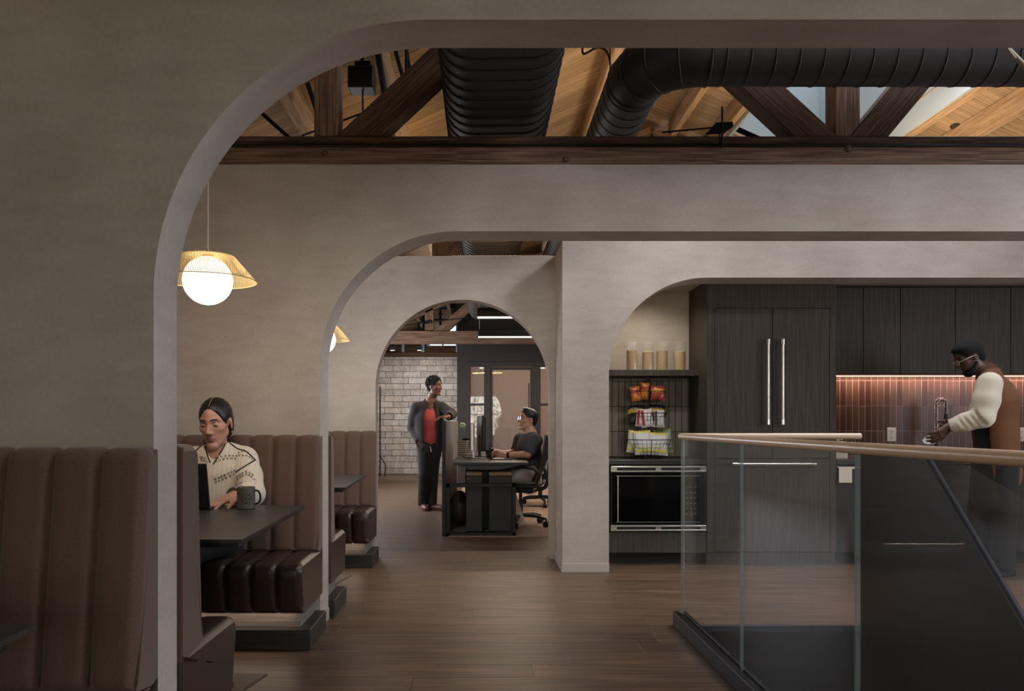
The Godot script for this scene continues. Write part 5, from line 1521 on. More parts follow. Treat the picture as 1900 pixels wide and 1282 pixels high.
# ---------------------------------------------------------------- rounded bodies: blended capsules and ellipsoids, meshed as surface nets
class Body:
	var inv: Array[Transform3D] = []
	var pa := PackedVector3Array()
	var pb := PackedVector3Array()
	var ra := PackedFloat32Array()
	var rb := PackedFloat32Array()
	var sc := PackedFloat32Array()
	var kk := PackedFloat32Array()
	var sg := PackedInt32Array()
	var lo := Vector3(1e9, 1e9, 1e9)
	var hi := Vector3(-1e9, -1e9, -1e9)
	var T := Transform3D()      # where the next shapes are placed
	var grow := 0.0             # added to every radius
	var V := PackedVector3Array()
	var I := PackedInt32Array()
	var C := PackedColorArray()
	func shape(t: Transform3D, a: Vector3, b: Vector3, r0: float, r1: float, k: float, s: int) -> void:
		var w := T * t
		inv.append(w.affine_inverse())
		pa.append(a); pb.append(b); ra.append(r0); rb.append(r1); kk.append(k); sg.append(s)
		var m := minf(w.basis.x.length(), minf(w.basis.y.length(), w.basis.z.length()))
		sc.append(m)
		if s > 0:
			var big := maxf(w.basis.x.length(), maxf(w.basis.y.length(), w.basis.z.length()))
			for q in [[a, r0], [b, r1]]:
				var c: Vector3 = w * q[0]
				var r: float = q[1] * big
				lo = lo.min(c - Vector3(r, r, r)); hi = hi.max(c + Vector3(r, r, r))
	func cap(a: Vector3, b: Vector3, r0: float, r1: float, k := 0.02, s := 1) -> void:
		shape(Transform3D(), a, b, r0 + grow, r1 + grow, k, s)
	func ell(c: Vector3, r: Vector3, k := 0.02, s := 1, rot := Vector3.ZERO) -> void:
		var rr := r + Vector3(grow, grow, grow)
		shape(Transform3D(Basis.from_euler(rot) * Basis.from_scale(rr), c), Vector3.ZERO, Vector3.ZERO, 1.0, 1.0, k, s)
	func chain(pts: Array, rads: Array, k := 0.02) -> void:
		for i in pts.size() - 1: cap(pts[i], pts[i + 1], rads[i], rads[i + 1], k)
	# capsule whose section is flattened: w: half width along side, ratio: depth over width
	func slab(a: Vector3, b: Vector3, side: Vector3, w0: float, w1: float, ratio: float, k := 0.03) -> void:
		var y := (b - a).normalized()
		var x := (side - y * side.dot(y)).normalized()
		var z := x.cross(y)
		var t := Transform3D(Basis(x, y, z * ratio), a)
		shape(t, Vector3.ZERO, Vector3(0, a.distance_to(b), 0), w0 + grow, w1 + grow, k, 1)
	func one(i: int, p: Vector3) -> float:
		var q := inv[i] * p
		var a := pa[i]
		var ba := pb[i] - a
		var l := ba.length_squared()
		if l < 1e-12: return (q.distance_to(a) - ra[i]) * sc[i]
		var h := clampf((q - a).dot(ba) / l, 0.0, 1.0)
		return (q.distance_to(a + ba * h) - ra[i] - (rb[i] - ra[i]) * h) * sc[i]
	func at(p: Vector3, list: PackedInt32Array) -> float:
		var d := 1.0
		for i in list:
			var q := inv[i] * p
			var a := pa[i]
			var ba := pb[i] - a
			var l := ba.length_squared()
			var e := 0.0
			if l < 1e-12: e = (q.distance_to(a) - ra[i]) * sc[i]
			else:
				var t := clampf((q - a).dot(ba) / l, 0.0, 1.0)
				e = (q.distance_to(a + ba * t) - ra[i] - (rb[i] - ra[i]) * t) * sc[i]
			var k := kk[i]
			if sg[i] > 0:
				var h := maxf(k - absf(d - e), 0.0) / k
				d = minf(d, e) - h * h * k * 0.25
			else:
				e = -e
				var h2 := maxf(k - absf(d - e), 0.0) / k
				d = maxf(d, e) + h2 * h2 * k * 0.25
		return d
	func every() -> PackedInt32Array:
		return PackedInt32Array(range(pa.size()))
	# adds the surface inside the box [blo, bhi] with cells of size cs
	func net(cs: float, blo := Vector3(-1e9, -1e9, -1e9), bhi := Vector3(1e9, 1e9, 1e9), paint = null) -> void:
		var B := 4
		var o := lo.max(blo) - Vector3(cs, cs, cs) * 3.0
		var e := hi.min(bhi) + Vector3(cs, cs, cs) * 3.0
		var n := Vector3i(((e - o) / (cs * B)).ceil())
		var full := every()
		var half := cs * B * 0.8661
		var vals := {}
		var cells := {}
		var NX := n.x * B + 2; var NXY := NX * (n.y * B + 2)
		var active := []
		for bz in n.z:
			for by in n.y:
				for bx in n.x:
					var c := o + (Vector3(bx, by, bz) + Vector3(0.5, 0.5, 0.5)) * (cs * B)
					var d := 1.0
					var near := PackedInt32Array()
					var es := PackedFloat32Array()
					for i in full:
						var q := one(i, c)
						es.append(q)
						if sg[i] > 0: d = minf(d, q)
					if d > half + 0.012: continue
					for i in full:
						if sg[i] > 0:
							if es[i] < d + kk[i] + half * 2.0: near.append(i)
						elif es[i] < half * 2.0 + kk[i]: near.append(i)
					if absf(at(c, near)) > half * 1.5: continue
					active.append([bx, by, bz, near])
		for b in active:
			var near: PackedInt32Array = b[3]
			for z in B + 1:
				for y in B + 1:
					for x in B + 1:
						var gx: int = b[0] * B + x; var gy: int = b[1] * B + y; var gz: int = b[2] * B + z
						var key := gx + gy * NX + gz * NXY
						if not vals.has(key): vals[key] = at(o + Vector3(gx, gy, gz) * cs, near)
		var off := [0, 1, NX, NX + 1, NXY, NXY + 1, NXY + NX, NXY + NX + 1]
		var cx := [0, 1, 0, 1, 0, 1, 0, 1]; var cy := [0, 0, 1, 1, 0, 0, 1, 1]; var cz := [0, 0, 0, 0, 1, 1, 1, 1]
		var ed := [0, 1, 2, 3, 4, 5, 6, 7, 0, 2, 1, 3, 4, 6, 5, 7, 0, 4, 1, 5, 2, 6, 3, 7]
		for b in active:
			for z in B:
				for y in B:
					for x in B:
						var gx: int = b[0] * B + x; var gy: int = b[1] * B + y; var gz: int = b[2] * B + z
						var key := gx + gy * NX + gz * NXY
						var mask := 0
						var v := PackedFloat32Array()
						for q in 8:
							var f: float = vals[key + off[q]]
							v.append(f)
							if f < 0.0: mask |= 1 << q
						if mask == 0 or mask == 255: continue
						var sum := Vector3.ZERO
						var cnt := 0
						for q in range(0, 24, 2):
							var i0: int = ed[q]; var i1: int = ed[q + 1]
							var f0 := v[i0]; var f1 := v[i1]
							if (f0 < 0.0) == (f1 < 0.0): continue
							var t := f0 / (f0 - f1)
							sum += Vector3(cx[i0], cy[i0], cz[i0]).lerp(Vector3(cx[i1], cy[i1], cz[i1]), t)
							cnt += 1
						var p := o + (Vector3(gx, gy, gz) + sum / cnt) * cs
						cells[key] = V.size()
						V.append(p)
						C.append(paint.call(p) if paint else Color(1, 1, 1))
		for key in cells:
			var a: float = vals[key]
			for ax in 3:
				var da: int = [1, NX, NXY][ax]
				var db: int = [NX, NXY, 1][ax]
				var dc: int = [NXY, 1, NX][ax]
				var b: float = vals[key + da]
				if (a < 0.0) == (b < 0.0): continue
				var c1 = cells.get(key - db); var c2 = cells.get(key - db - dc); var c3 = cells.get(key - dc)
				if c1 == null or c2 == null or c3 == null: continue
				var c0: int = cells[key]
				if a < 0.0: I.append_array([c0, c2, c1, c0, c3, c2])
				else: I.append_array([c0, c1, c2, c0, c2, c3])
	func mesh() -> ArrayMesh:
		var N := PackedVector3Array()
		N.resize(V.size())
		for i in range(0, I.size(), 3):
			var n := (V[I[i + 2]] - V[I[i]]).cross(V[I[i + 1]] - V[I[i]])
			N[I[i]] += n; N[I[i + 1]] += n; N[I[i + 2]] += n
		for i in N.size(): N[i] = N[i].normalized()
		var arr := []
		arr.resize(Mesh.ARRAY_MAX)
		arr[Mesh.ARRAY_VERTEX] = V
		arr[Mesh.ARRAY_NORMAL] = N
		arr[Mesh.ARRAY_COLOR] = C
		arr[Mesh.ARRAY_INDEX] = I
		var m := ArrayMesh.new()
		m.add_surface_from_arrays(Mesh.PRIMITIVE_TRIANGLES, arr)
		return m
	# where a ray from the eye through a measured point first meets the surface
	func hit(from: Vector3, dir: Vector3, t0: float, t1: float) -> Vector3:
		var l := every()
		var t := t0
		while t < t1:
			var d := at(from + dir * t, l)
			if d < 0.0008: break
			t += maxf(d * 0.7, 0.0008)
		return from + dir * t

func look(forward: Vector3, roll := 0.0) -> Basis:   # +z looks along forward
	var z := forward.normalized()
	var x := Vector3.UP.cross(z).normalized()
	return Basis(x, z.cross(x), z) * Basis(Vector3.BACK, roll)

# a head about its centre between the ears, +z the face
func head(b: Body, t: Transform3D, male := false) -> void:
	var keep := b.T
	b.T = t
	var j := 1.06 if male else 1.0
	b.ell(Vector3(0, 0.036, -0.012), Vector3(0.073, 0.089, 0.093), 0.02)
	b.ell(Vector3(0, -0.034, 0.026), Vector3(0.053 * j, 0.066, 0.061), 0.03)
	b.cap(Vector3(-0.045 * j, -0.046, 0.0), Vector3(-0.013, -0.102, 0.058), 0.017, 0.015, 0.02)
	b.cap(Vector3(0.045 * j, -0.046, 0.0), Vector3(0.013, -0.102, 0.058), 0.017, 0.015, 0.02)
	b.ell(Vector3(0, -0.104, 0.066), Vector3(0.017 * j, 0.015, 0.015), 0.016)
	for s in [-1.0, 1.0]:
		b.ell(Vector3(0.040 * s, -0.014, 0.050), Vector3(0.020, 0.018, 0.022), 0.022)
		b.cap(Vector3(0.013 * s, 0.026, 0.083), Vector3(0.044 * s, 0.027, 0.067), 0.0085, 0.0085, 0.014)
	b.cap(Vector3(0, 0.055, 0.071), Vector3(0, 0.03, 0.078), 0.02, 0.014, 0.02)
	for s in [-1.0, 1.0]:
		b.ell(Vector3(0.031 * s, 0.006, 0.094), Vector3(0.018, 0.010, 0.0125), 0.012, -1)
	b.cap(Vector3(0, 0.016, 0.084), Vector3(0, -0.030, 0.104), 0.0075, 0.0105, 0.012)
	for s in [-1.0, 1.0]:
		b.ell(Vector3(0.0115 * s, -0.035, 0.094), Vector3(0.0085, 0.0075, 0.010), 0.006)
		b.ell(Vector3(0.031 * s, 0.005, 0.0715), Vector3(0.0135, 0.0125, 0.0125), 0.003)      # lids over the eyes
	b.cap(Vector3(-0.017, -0.0635, 0.0785), Vector3(0.017, -0.0635, 0.0785), 0.0045, 0.0045, 0.010)
	b.cap(Vector3(-0.006, -0.0615, 0.0825), Vector3(0.006, -0.0615, 0.0825), 0.005, 0.005, 0.007)
	b.cap(Vector3(-0.011, -0.0728, 0.0800), Vector3(0.011, -0.0728, 0.0800), 0.0056, 0.0056, 0.006)
	for s in [-1.0, 1.0]:
		b.ell(Vector3(0.076 * s, -0.004, -0.014), Vector3(0.0065, 0.028, 0.017), 0.008, 1, Vector3(0.15, 0.35 * s, 0))
		b.ell(Vector3(0.0825 * s, 0.0, -0.010), Vector3(0.004, 0.019, 0.009), 0.004, -1, Vector3(0.15, 0.35 * s, 0))
	b.T = keep

# a hand from the wrist: along: direction of the fingers, palm: direction the palm faces; curl in radians per joint
func hand(b: Body, wrist: Vector3, along: Vector3, palm: Vector3, thumb: float, curl: float, size := 1.0, spread := 0.09) -> void:
	var y := along.normalized()
	var z := (palm - y * palm.dot(y)).normalized()
	var x := y.cross(z) * thumb            # towards the thumb
	var keep := b.T
	b.T = Transform3D()
	var S := size
	var base := wrist + y * 0.085 * S
	b.cap(wrist, wrist + y * 0.03 * S, 0.026 * S, 0.024 * S, 0.02)
	for k in 4:
		var off := x * (0.029 - 0.0195 * k) * S
		b.cap(wrist + y * 0.02 * S + off * 0.6, base + off - y * absf(k - 1.2) * 0.005 * S, 0.0155 * S, 0.0112 * S, 0.014)
	for k in 4:
		var off := x * (0.030 - 0.0200 * k) * S
		var p := base + off - y * absf(k - 1.2) * 0.006 * S
		var dir := (y + x * (0.13 - 0.09 * k) * spread / 0.09).normalized()
		var len: float = [0.040, 0.045, 0.042, 0.033][k] * S
		var a := curl * 0.7
		for seg in 3:
			var d := (dir * cos(a) + z * sin(a)).normalized()
			var q := p + d * len
			b.cap(p, q, (0.0098 - 0.0008 * seg) * S, (0.0092 - 0.001 * seg) * S, 0.004)
			p = q
			len *= 0.68
			a += curl
	var tp := wrist + y * 0.028 * S + x * 0.022 * S + z * 0.006 * S
	var td := (y * 0.72 + x * 0.62 + z * 0.28).normalized()
	b.cap(wrist + y * 0.012 * S + x * 0.012 * S, tp + td * 0.022 * S, 0.0155 * S, 0.0125 * S, 0.012)
	var t2 := tp + td * 0.045 * S
	b.cap(tp + td * 0.018 * S, t2, 0.0122 * S, 0.0108 * S, 0.006)
	b.cap(t2, t2 + (td + y * 0.5 + z * curl * 0.4).normalized() * 0.030 * S, 0.0105 * S, 0.0085 * S, 0.004)
	b.T = keep

func eyes(parent: Node3D, t: Transform3D, down: float, brow: Material, open := 0.6) -> void:
	for s in [-1.0, 1.0]:
		var path := []
		var lid := []
		for k in 9:
			var u := -1.0 + 2.0 * k / 8
			var y := 0.0065 - 0.0055 * down + (0.0028 * open) * (1.0 - u * u)
			var c := Vector3(0.031 * s, 0.005, 0.0715)
			var px := u * 0.0122
			path.append(t * Vector3(c.x + px, y - 0.004 * u * u, c.z + sqrt(maxf(0.0, 1.0 - pow(px / 0.0142, 2) - pow((y - c.y) / 0.0135, 2))) * 0.0138))
		put("eyelash", Geo.new().tube(path, [0.0006, 0.0013, 0.0018, 0.0021, 0.0023, 0.0022, 0.0020, 0.0016, 0.0008], 6), brow, parent)
		var bp := []
		for k in 7:
			var u := k / 6.0
			bp.append(t * Vector3((0.012 + 0.036 * u) * s, 0.0275 + 0.006 * sin(u * PI * 0.75) - 0.003 * u * u, 0.0950 - 0.0175 * u * u - 0.002 * u))
		put("eyebrow", Geo.new().tube(bp, [0.0026, 0.0034, 0.0035, 0.0033, 0.0029, 0.0021, 0.0008], 6), brow, parent)

func lips_paint(t: Transform3D, skin: Color, lip: Color) -> Callable:
	var inv := t.affine_inverse()
	return func(p: Vector3) -> Color:
		var q := inv * p
		if q.z > 0.07 and q.y > -0.0815 and q.y < -0.0545 and absf(q.x) < 0.0245:
			var top := -0.0565 - 0.006 * pow(absf(q.x) / 0.0235, 1.6)
			var bot := -0.0800 + 0.012 * pow(absf(q.x) / 0.0235, 2.0)
			if q.y < top and q.y > bot: return lip
		return skin

func people() -> void:
	var hair := mat("hair_black", c8(24, 20, 19), 0.42)
	var hair2 := mat("hair_curly", c8(13, 12, 11), 0.9)
	woman()
	standing_man()
	seated_man()
	kitchen_man()

func lin(r: int, g: int, b: int) -> Color:
	return Color8(r, g, b).srgb_to_linear()

func on(b: Body, px: float, py: float, d0: float, d1: float, lift := 0.0) -> Vector3:   # a measured point laid on the figure
	var e := Vector3(0, EYE, 0)
	var dir := pt(px, py, 1.0) - e
	var p := b.hit(e, dir, d0, d1)
	return p - dir.normalized() * lift

func line_on(b: Body, pts: Array, d0: float, d1: float, n := 6, lift := 0.001) -> Array:
	var out := []
	var raw := []
	for q in pts: raw.append(Vector3(q[0], q[1], 0))
	for q in curve(raw, n):
		var p := on(b, q.x, q.y, d0, d1, lift)
		if -p.z < d1 - 0.02: out.append(p)
	return out

func woman() -> void:
	var skin := mat("skin_light", Color(1, 1, 1), 0.5, {"vcol": true, "sss": 0.08})
	var N := 256
	var cloth := Image.create(N, N, false, Image.FORMAT_RGB8)
	cloth.fill(c8(222, 209, 190))
	for x in range(0, N, 32): cloth.fill_rect(Rect2i(x, 0, 2, N), c8(186, 170, 148))
	mat("quilted_cotton", Color(1, 1, 1), 0.9, {"tex": ImageTexture.create_from_image(cloth), "scale": Vector3(5.5, 5.5, 5.5), "rim": 0.2})
	mat("black_trim", c8(26, 22, 22), 0.7)
	mat("cuff_print", Color(1, 1, 1), 0.9, {"tex": tex([[noise_bytes(31, 0.16, 128, 128, 128, 128, 1), 5.0]], c8(34, 30, 32), c8(206, 198, 192), 128, 128), "scale": Vector3(9, 9, 9)})
	mat("dark_cloth", c8(30, 29, 31), 0.9)
	mat("gold", c8(222, 190, 130), 0.25, {"metal": 1.0})
	var t := thing("person", "woman in cream quilted jacket with black trim working at a laptop in the booth", "person", Vector3(-1.30, 0, -3.95))
	t.position = Vector3.ZERO
	# joints
	var H := Transform3D(look(Vector3(-0.05, -0.15, 1.0), 0.03), pt(400, 786, 3.925))
	var neck0 := pt(405, 838, 3.955); var neck1 := pt(404, 806, 3.962)
	var sl := pt(455, 851, 3.93); var sr := pt(361, 851, 3.97)
	var chest := pt(414, 882, 3.95); var belly := pt(416, 935, 3.95); var pelvis := Vector3(-1.30, 0.56, -3.95)
	var el := pt(469, 916, 3.80); var wl := pt(437, 921, 3.655)
	var er := pt(345, 922, 3.82); var wr := pt(366, 930, 3.62)
	var side := (sl - sr).normalized()
	var hip_l := pelvis + Vector3(0.02, 0, 0); var hip_r := pelvis + Vector3(-0.12, 0, 0)
	var kn_l := Vector3(-1.42, 0.50, -3.56); var kn_r := Vector3(-1.56, 0.50, -3.58)
	# skin
	var b := Body.new()
	head(b, H)
	b.chain([neck0, neck1], [0.046, 0.043], 0.016)
	b.cap(neck0 + Vector3(0, -0.03, 0.005), chest, 0.07, 0.08, 0.03)
	b.chain([chest, belly, pelvis], [0.08, 0.08, 0.085], 0.03)
	b.cap(chest + Vector3(0, 0.06, 0), sl, 0.05, 0.03, 0.03)
	b.cap(chest + Vector3(0, 0.06, 0), sr, 0.05, 0.03, 0.03)
	b.chain([sl, el, wl], [0.034, 0.03, 0.025], 0.02)
	b.chain([sr, er, wr], [0.034, 0.03, 0.025], 0.02)
	b.chain([hip_l, kn_l, Vector3(-1.42, 0.10, -3.56)], [0.06, 0.045, 0.035], 0.03)
	b.chain([hip_r, kn_r, Vector3(-1.56, 0.10, -3.60)], [0.06, 0.045, 0.035], 0.03)
	hand(b, wl, pt(404, 932, 3.585) - wl, Vector3(-0.1, -1, 0.05), 1.0, 0.28, 0.95)
	hand(b, wr, pt(380, 938, 3.56) - wr, Vector3(0.1, -1, 0.0), -1.0, 0.28, 0.95)
	var paint := lips_paint(H, lin(188, 142, 120), lin(160, 104, 94))
	b.net(0.0034, H.origin - Vector3(0.13, 0.155, 0.15), H.origin + Vector3(0.13, 0.17, 0.15), paint)
	var mid := func(p: Vector3) -> Color: return lin(188, 142, 120)
	b.net(0.008, Vector3(-1.6, H.origin.y - 0.36, -4.2), Vector3(-1.1, H.origin.y - 0.13, -3.75), mid)
	b.net(0.0034, wl - Vector3(0.15, 0.06, 0.08), wl + Vector3(0.05, 0.06, 0.15), mid)
	b.net(0.0045, wr - Vector3(0.07, 0.06, 0.08), wr + Vector3(0.11, 0.06, 0.16), mid)
	b.net(0.022, Vector3(-1.75, 0.0, -4.2), Vector3(-1.0, 0.76, -3.4), mid)
	put("body", b.mesh(), skin, t)
	eyes(t, H, 0.95, M.hair_black, 0.2)
	# hair drawn back over the ears, with a low knot
	var hr := Body.new()
	hr.T = H
	hr.ell(Vector3(0, 0.040, -0.014), Vector3(0.0795, 0.0925, 0.098), 0.01)
	hr.ell(Vector3(0, -0.025, -0.050), Vector3(0.070, 0.070, 0.062), 0.03)
	hr.ell(Vector3(0.0, -0.045, -0.118), Vector3(0.036, 0.034, 0.030), 0.015)
	hr.ell(Vector3(0, -0.048, 0.090), Vector3(0.074, 0.123, 0.098), 0.012, -1)
	for s in [-1.0, 1.0]: hr.ell(Vector3(0.082 * s, -0.012, 0.002), Vector3(0.02, 0.042, 0.03), 0.008, -1)
	hr.cap(Vector3(0, 0.14, -0.01), Vector3(0, 0.095, 0.09), 0.0035, 0.0035, 0.006, -1)
	hr.net(0.0036)
	put("hair", hr.mesh(), M.hair_black, t)
	var part := []
	for k in 7:
		var a := lerpf(0.62, 1.45, k / 6.0)
		part.append(H * Vector3(0, 0.040 + sin(a) * 0.0920, -0.014 + cos(a) * 0.0972))
	put("hair_parting", Geo.new().tube(part, 0.0013, 6), mat("scalp", c8(170, 138, 120), 0.6), t)
	put("earring", Geo.new().torus(H * Vector3(0.080, -0.043, -0.004), 0.006, 0.0016, Basis(Vector3.BACK, 1.2), 14, 6), M.gold, t)
	# jacket
	var j := Body.new()
	var nb := neck0 + Vector3(0, -0.055, -0.005)
	j.slab(pelvis + Vector3(0, 0.13, 0), belly, side, 0.130, 0.145, 0.80, 0.05)
	j.slab(belly, chest, side, 0.145, 0.160, 0.72, 0.05)
	j.slab(chest, nb, side, 0.155, 0.085, 0.68, 0.06)
	j.chain([nb + Vector3(-0.01, 0.012, 0), sr], [0.052, 0.050], 0.05)
	j.chain([nb + Vector3(0.01, 0.012, 0), sl], [0.052, 0.052], 0.05)
	j.cap(nb + Vector3(0, 0.03, -0.03), nb + Vector3(0, 0.05, -0.035), 0.055, 0.052, 0.03)
	j.chain([sl, sl.lerp(el, 0.5), el], [0.058, 0.064, 0.058], 0.02)
	j.chain([el, el.lerp(wl, 0.45), el.lerp(wl, 0.86)], [0.056, 0.052, 0.046], 0.02)
	j.chain([sr, er], [0.058, 0.054], 0.03)
	j.chain([er, er.lerp(wr, 0.88)], [0.052, 0.044], 0.02)
	# open neck
	j.cap(neck0 + Vector3(-0.004, 0.03, 0.035), pt(394, 856, 3.82), 0.052, 0.008, 0.008, -1)
	j.cap(neck0 + Vector3(0, 0.06, -0.005), neck0 + Vector3(-0.002, -0.02, 0.0), 0.056, 0.052, 0.008, -1)
	j.cap(el.lerp(wl, 0.92), wl, 0.034, 0.034, 0.004, -1)
	j.net(0.006)
	put("jacket", j.mesh(), M.quilted_cotton, t)
	var neckline := line_on(j, [[421, 815], [414, 832], [404, 848], [396, 861]], 3.4, 4.3)
	var trims := [neckline, line_on(j, [[379, 822], [384, 842], [390, 858]], 3.4, 4.3), line_on(j, [[421, 817], [440, 832], [456, 837], [473, 853]], 3.4, 4.3), line_on(j, [[474, 853], [456, 864], [437, 876]], 3.4, 4.3), line_on(j, [[378, 822], [370, 830], [364, 836]], 3.4, 4.3)]
	for q in trims:
		if q.size() > 2: put("piping", Geo.new().tube(q, 0.0034, 6), M.black_trim, t)
	# chain embroidery: rows of small rings
	var g := Geo.new()
	for row in [[[399, 851], [418, 846], [440, 846]], [[401, 856], [420, 851], [440, 851]], [[443, 840], [456, 838], [468, 848]], [[444, 845], [458, 846], [467, 852]], [[399, 889], [418, 881], [437, 872]], [[400, 895], [418, 887], [437, 878]], [[441, 884], [458, 875], [472, 884]], [[441, 889], [458, 880], [473, 891]], [[438, 902], [450, 896]], [[374, 853], [384, 857]], [[372, 848], [382, 851]]]:
		var line := line_on(j, row, 3.4, 4.3, 12, 0.0008)
		var last := Vector3(9, 9, 9)
		for p in line:
			if p.distance_to(last) < 0.0150: continue
			last = p
			g.torus(p, 0.0043, 0.0012, Basis(Vector3.RIGHT, PI / 2 - 0.2), 10, 5)
	var emb := put("chain_embroidery", g, M.black_trim, t)
	emb.set_meta("kind", "stuff")
	var cf := Body.new()
	cf.cap(el.lerp(wl, 0.74), el.lerp(wl, 0.95), 0.050, 0.049, 0.01)
	cf.cap(el.lerp(wl, 0.90), wl.lerp(wl * 2 - el, 0.1), 0.040, 0.040, 0.004, -1)
	cf.net(0.005)
	put("cuff", cf.mesh(), M.cuff_print, t)
	var tr := Body.new()
	tr.slab(pelvis + Vector3(-0.05, -0.01, 0), pelvis + Vector3(-0.05, 0.08, 0), side, 0.15, 0.14, 0.75, 0.04)
	tr.chain([hip_l, kn_l, Vector3(-1.42, 0.06, -3.56)], [0.085, 0.066, 0.055], 0.03)
	tr.chain([hip_r, kn_r, Vector3(-1.56, 0.06, -3.60)], [0.085, 0.066, 0.055], 0.03)
	tr.net(0.014)
	put("trousers", tr.mesh(), M.dark_cloth, t)
	for x in [-1.42, -1.56]:
		put("shoe", Geo.new().sphere(Vector3(x, 0.045, -3.52), Vector3(0.042, 0.045, 0.11), 14, 8), M.black_trim, t)

func tabletop() -> void:
	mat("graphite", c8(58, 57, 58), 0.4, {"metal": 0.5})
	var top := 0.7352
	var l := thing("laptop", "dark grey laptop open in front of the woman", "laptop", Vector3(-1.365, top, -3.50))
	put("base", Geo.new().box(Vector3(-0.152, 0.0, -0.205), Vector3(0.152, 0.013, 0.0), 0.004), M.graphite, l)
	put("keyboard", Geo.new().box(Vector3(-0.135, 0.013, -0.12), Vector3(0.135, 0.0142, -0.02)), M.plastic_black, l)
	var lid := put("lid", Geo.new().box(Vector3(-0.152, 0.0, -0.004), Vector3(0.152, 0.207, 0.003), 0.003), M.graphite, l)
	lid.transform = Transform3D(Basis(Vector3.RIGHT, 0.24), Vector3(0, 0.010, 0))
	var m := thing("mug", "dark grey mug with black hexagon emblem on the booth table", "mug", pt(456.5, 944, 3.556))
	m.position.y = top
	mat("mug_glaze", c8(86, 80, 73), 0.55)
	mat("mug_inside", c8(36, 20, 16), 0.2)
	put("cup", Geo.new().lathe([Vector2(0.0, 0.0), Vector2(0.037, 0.0), Vector2(0.0405, 0.004), Vector2(0.0405, 0.098), Vector2(0.0385, 0.100), Vector2(0.0365, 0.098), Vector2(0.0365, 0.082)], 36), M.mug_glaze, m)
	put("coffee", Geo.new().lathe([Vector2(0.0366, 0.083), Vector2(0.0, 0.083)], 28), M.mug_inside, m)
	put("handle", Geo.new().tube(curve([Vector3(0.037, 0.084, 0.0), Vector3(0.056, 0.080, 0.0), Vector3(0.066, 0.055, 0.0), Vector3(0.058, 0.028, 0.0), Vector3(0.037, 0.022, 0.0)], 6), 0.0045, 10), M.black_metal, m)
	# emblem wrapped on the cup: hexagon outline with letters
	var r := 0.0408
	var wrap := func(u: float, v: float) -> Vector3: return Vector3(sin(0.42 + u / r) * r, v, cos(0.42 + u / r) * r)
	var hexa := []
	for k in 7:
		var a := TAU * k / 6 + PI / 2
		hexa.append(Vector2(cos(a) * 0.0235, 0.049 + sin(a) * 0.0215))
	var path := []
	for k in 6:
		for q in 5:
			var p: Vector2 = hexa[k].lerp(hexa[k + 1], q / 5.0)
			path.append(wrap.call(p.x, p.y))
	path.append(path[0])
	put("emblem", Geo.new().tube(path, 0.0010, 5), M.black_metal, m)
	var strokes := [[[-0.012, 0.0535], [-0.012, 0.047], [-0.0095, 0.045], [-0.007, 0.047], [-0.007, 0.0535]], [[-0.001, 0.0535], [-0.001, 0.0450]], [[0.0055, 0.045], [0.0085, 0.0535], [0.0115, 0.045]], [[0.0068, 0.048], [0.0102, 0.048]]]
	var g := Geo.new()
	for s in strokes:
		var q := []
		for e in s: q.append(wrap.call(e[0], e[1]))
		g.tube(q, 0.0011, 5)
	put("lettering", g, M.black_metal, m)
	# dish in the hands of the man at the sink
	var d := thing("dish", "small white dish held over the sink", "dish", pt(1728, 819, 5.86))
	put("bowl", Geo.new().lathe([Vector2(0.0, -0.012), Vector2(0.03, -0.012), Vector2(0.055, 0.018), Vector2(0.052, 0.019), Vector2(0.028, -0.008), Vector2(0.0, -0.008)], 24), mat("glazed_white", c8(196, 190, 180), 0.25), d).rotation = Vector3(0.5, 0, 0.5)

func simple_shoe(b: Body, ankle: Vector3, toe: Vector3) -> void:
	var dir := (toe - ankle) * Vector3(1, 0, 1)
	var heel := Vector3(ankle.x, 0.032, ankle.z) - dir.normalized() * 0.05
	b.cap(heel, Vector3(toe.x, 0.028, toe.z), 0.034, 0.030, 0.02)
	b.cap(heel + dir * 0.3, Vector3(toe.x, 0.030, toe.z) - dir * 0.25, 0.040, 0.042, 0.02)
	b.cap(Vector3(ankle.x, 0.05, ankle.z), Vector3(ankle.x, 0.085, ankle.z), 0.040, 0.038, 0.02)

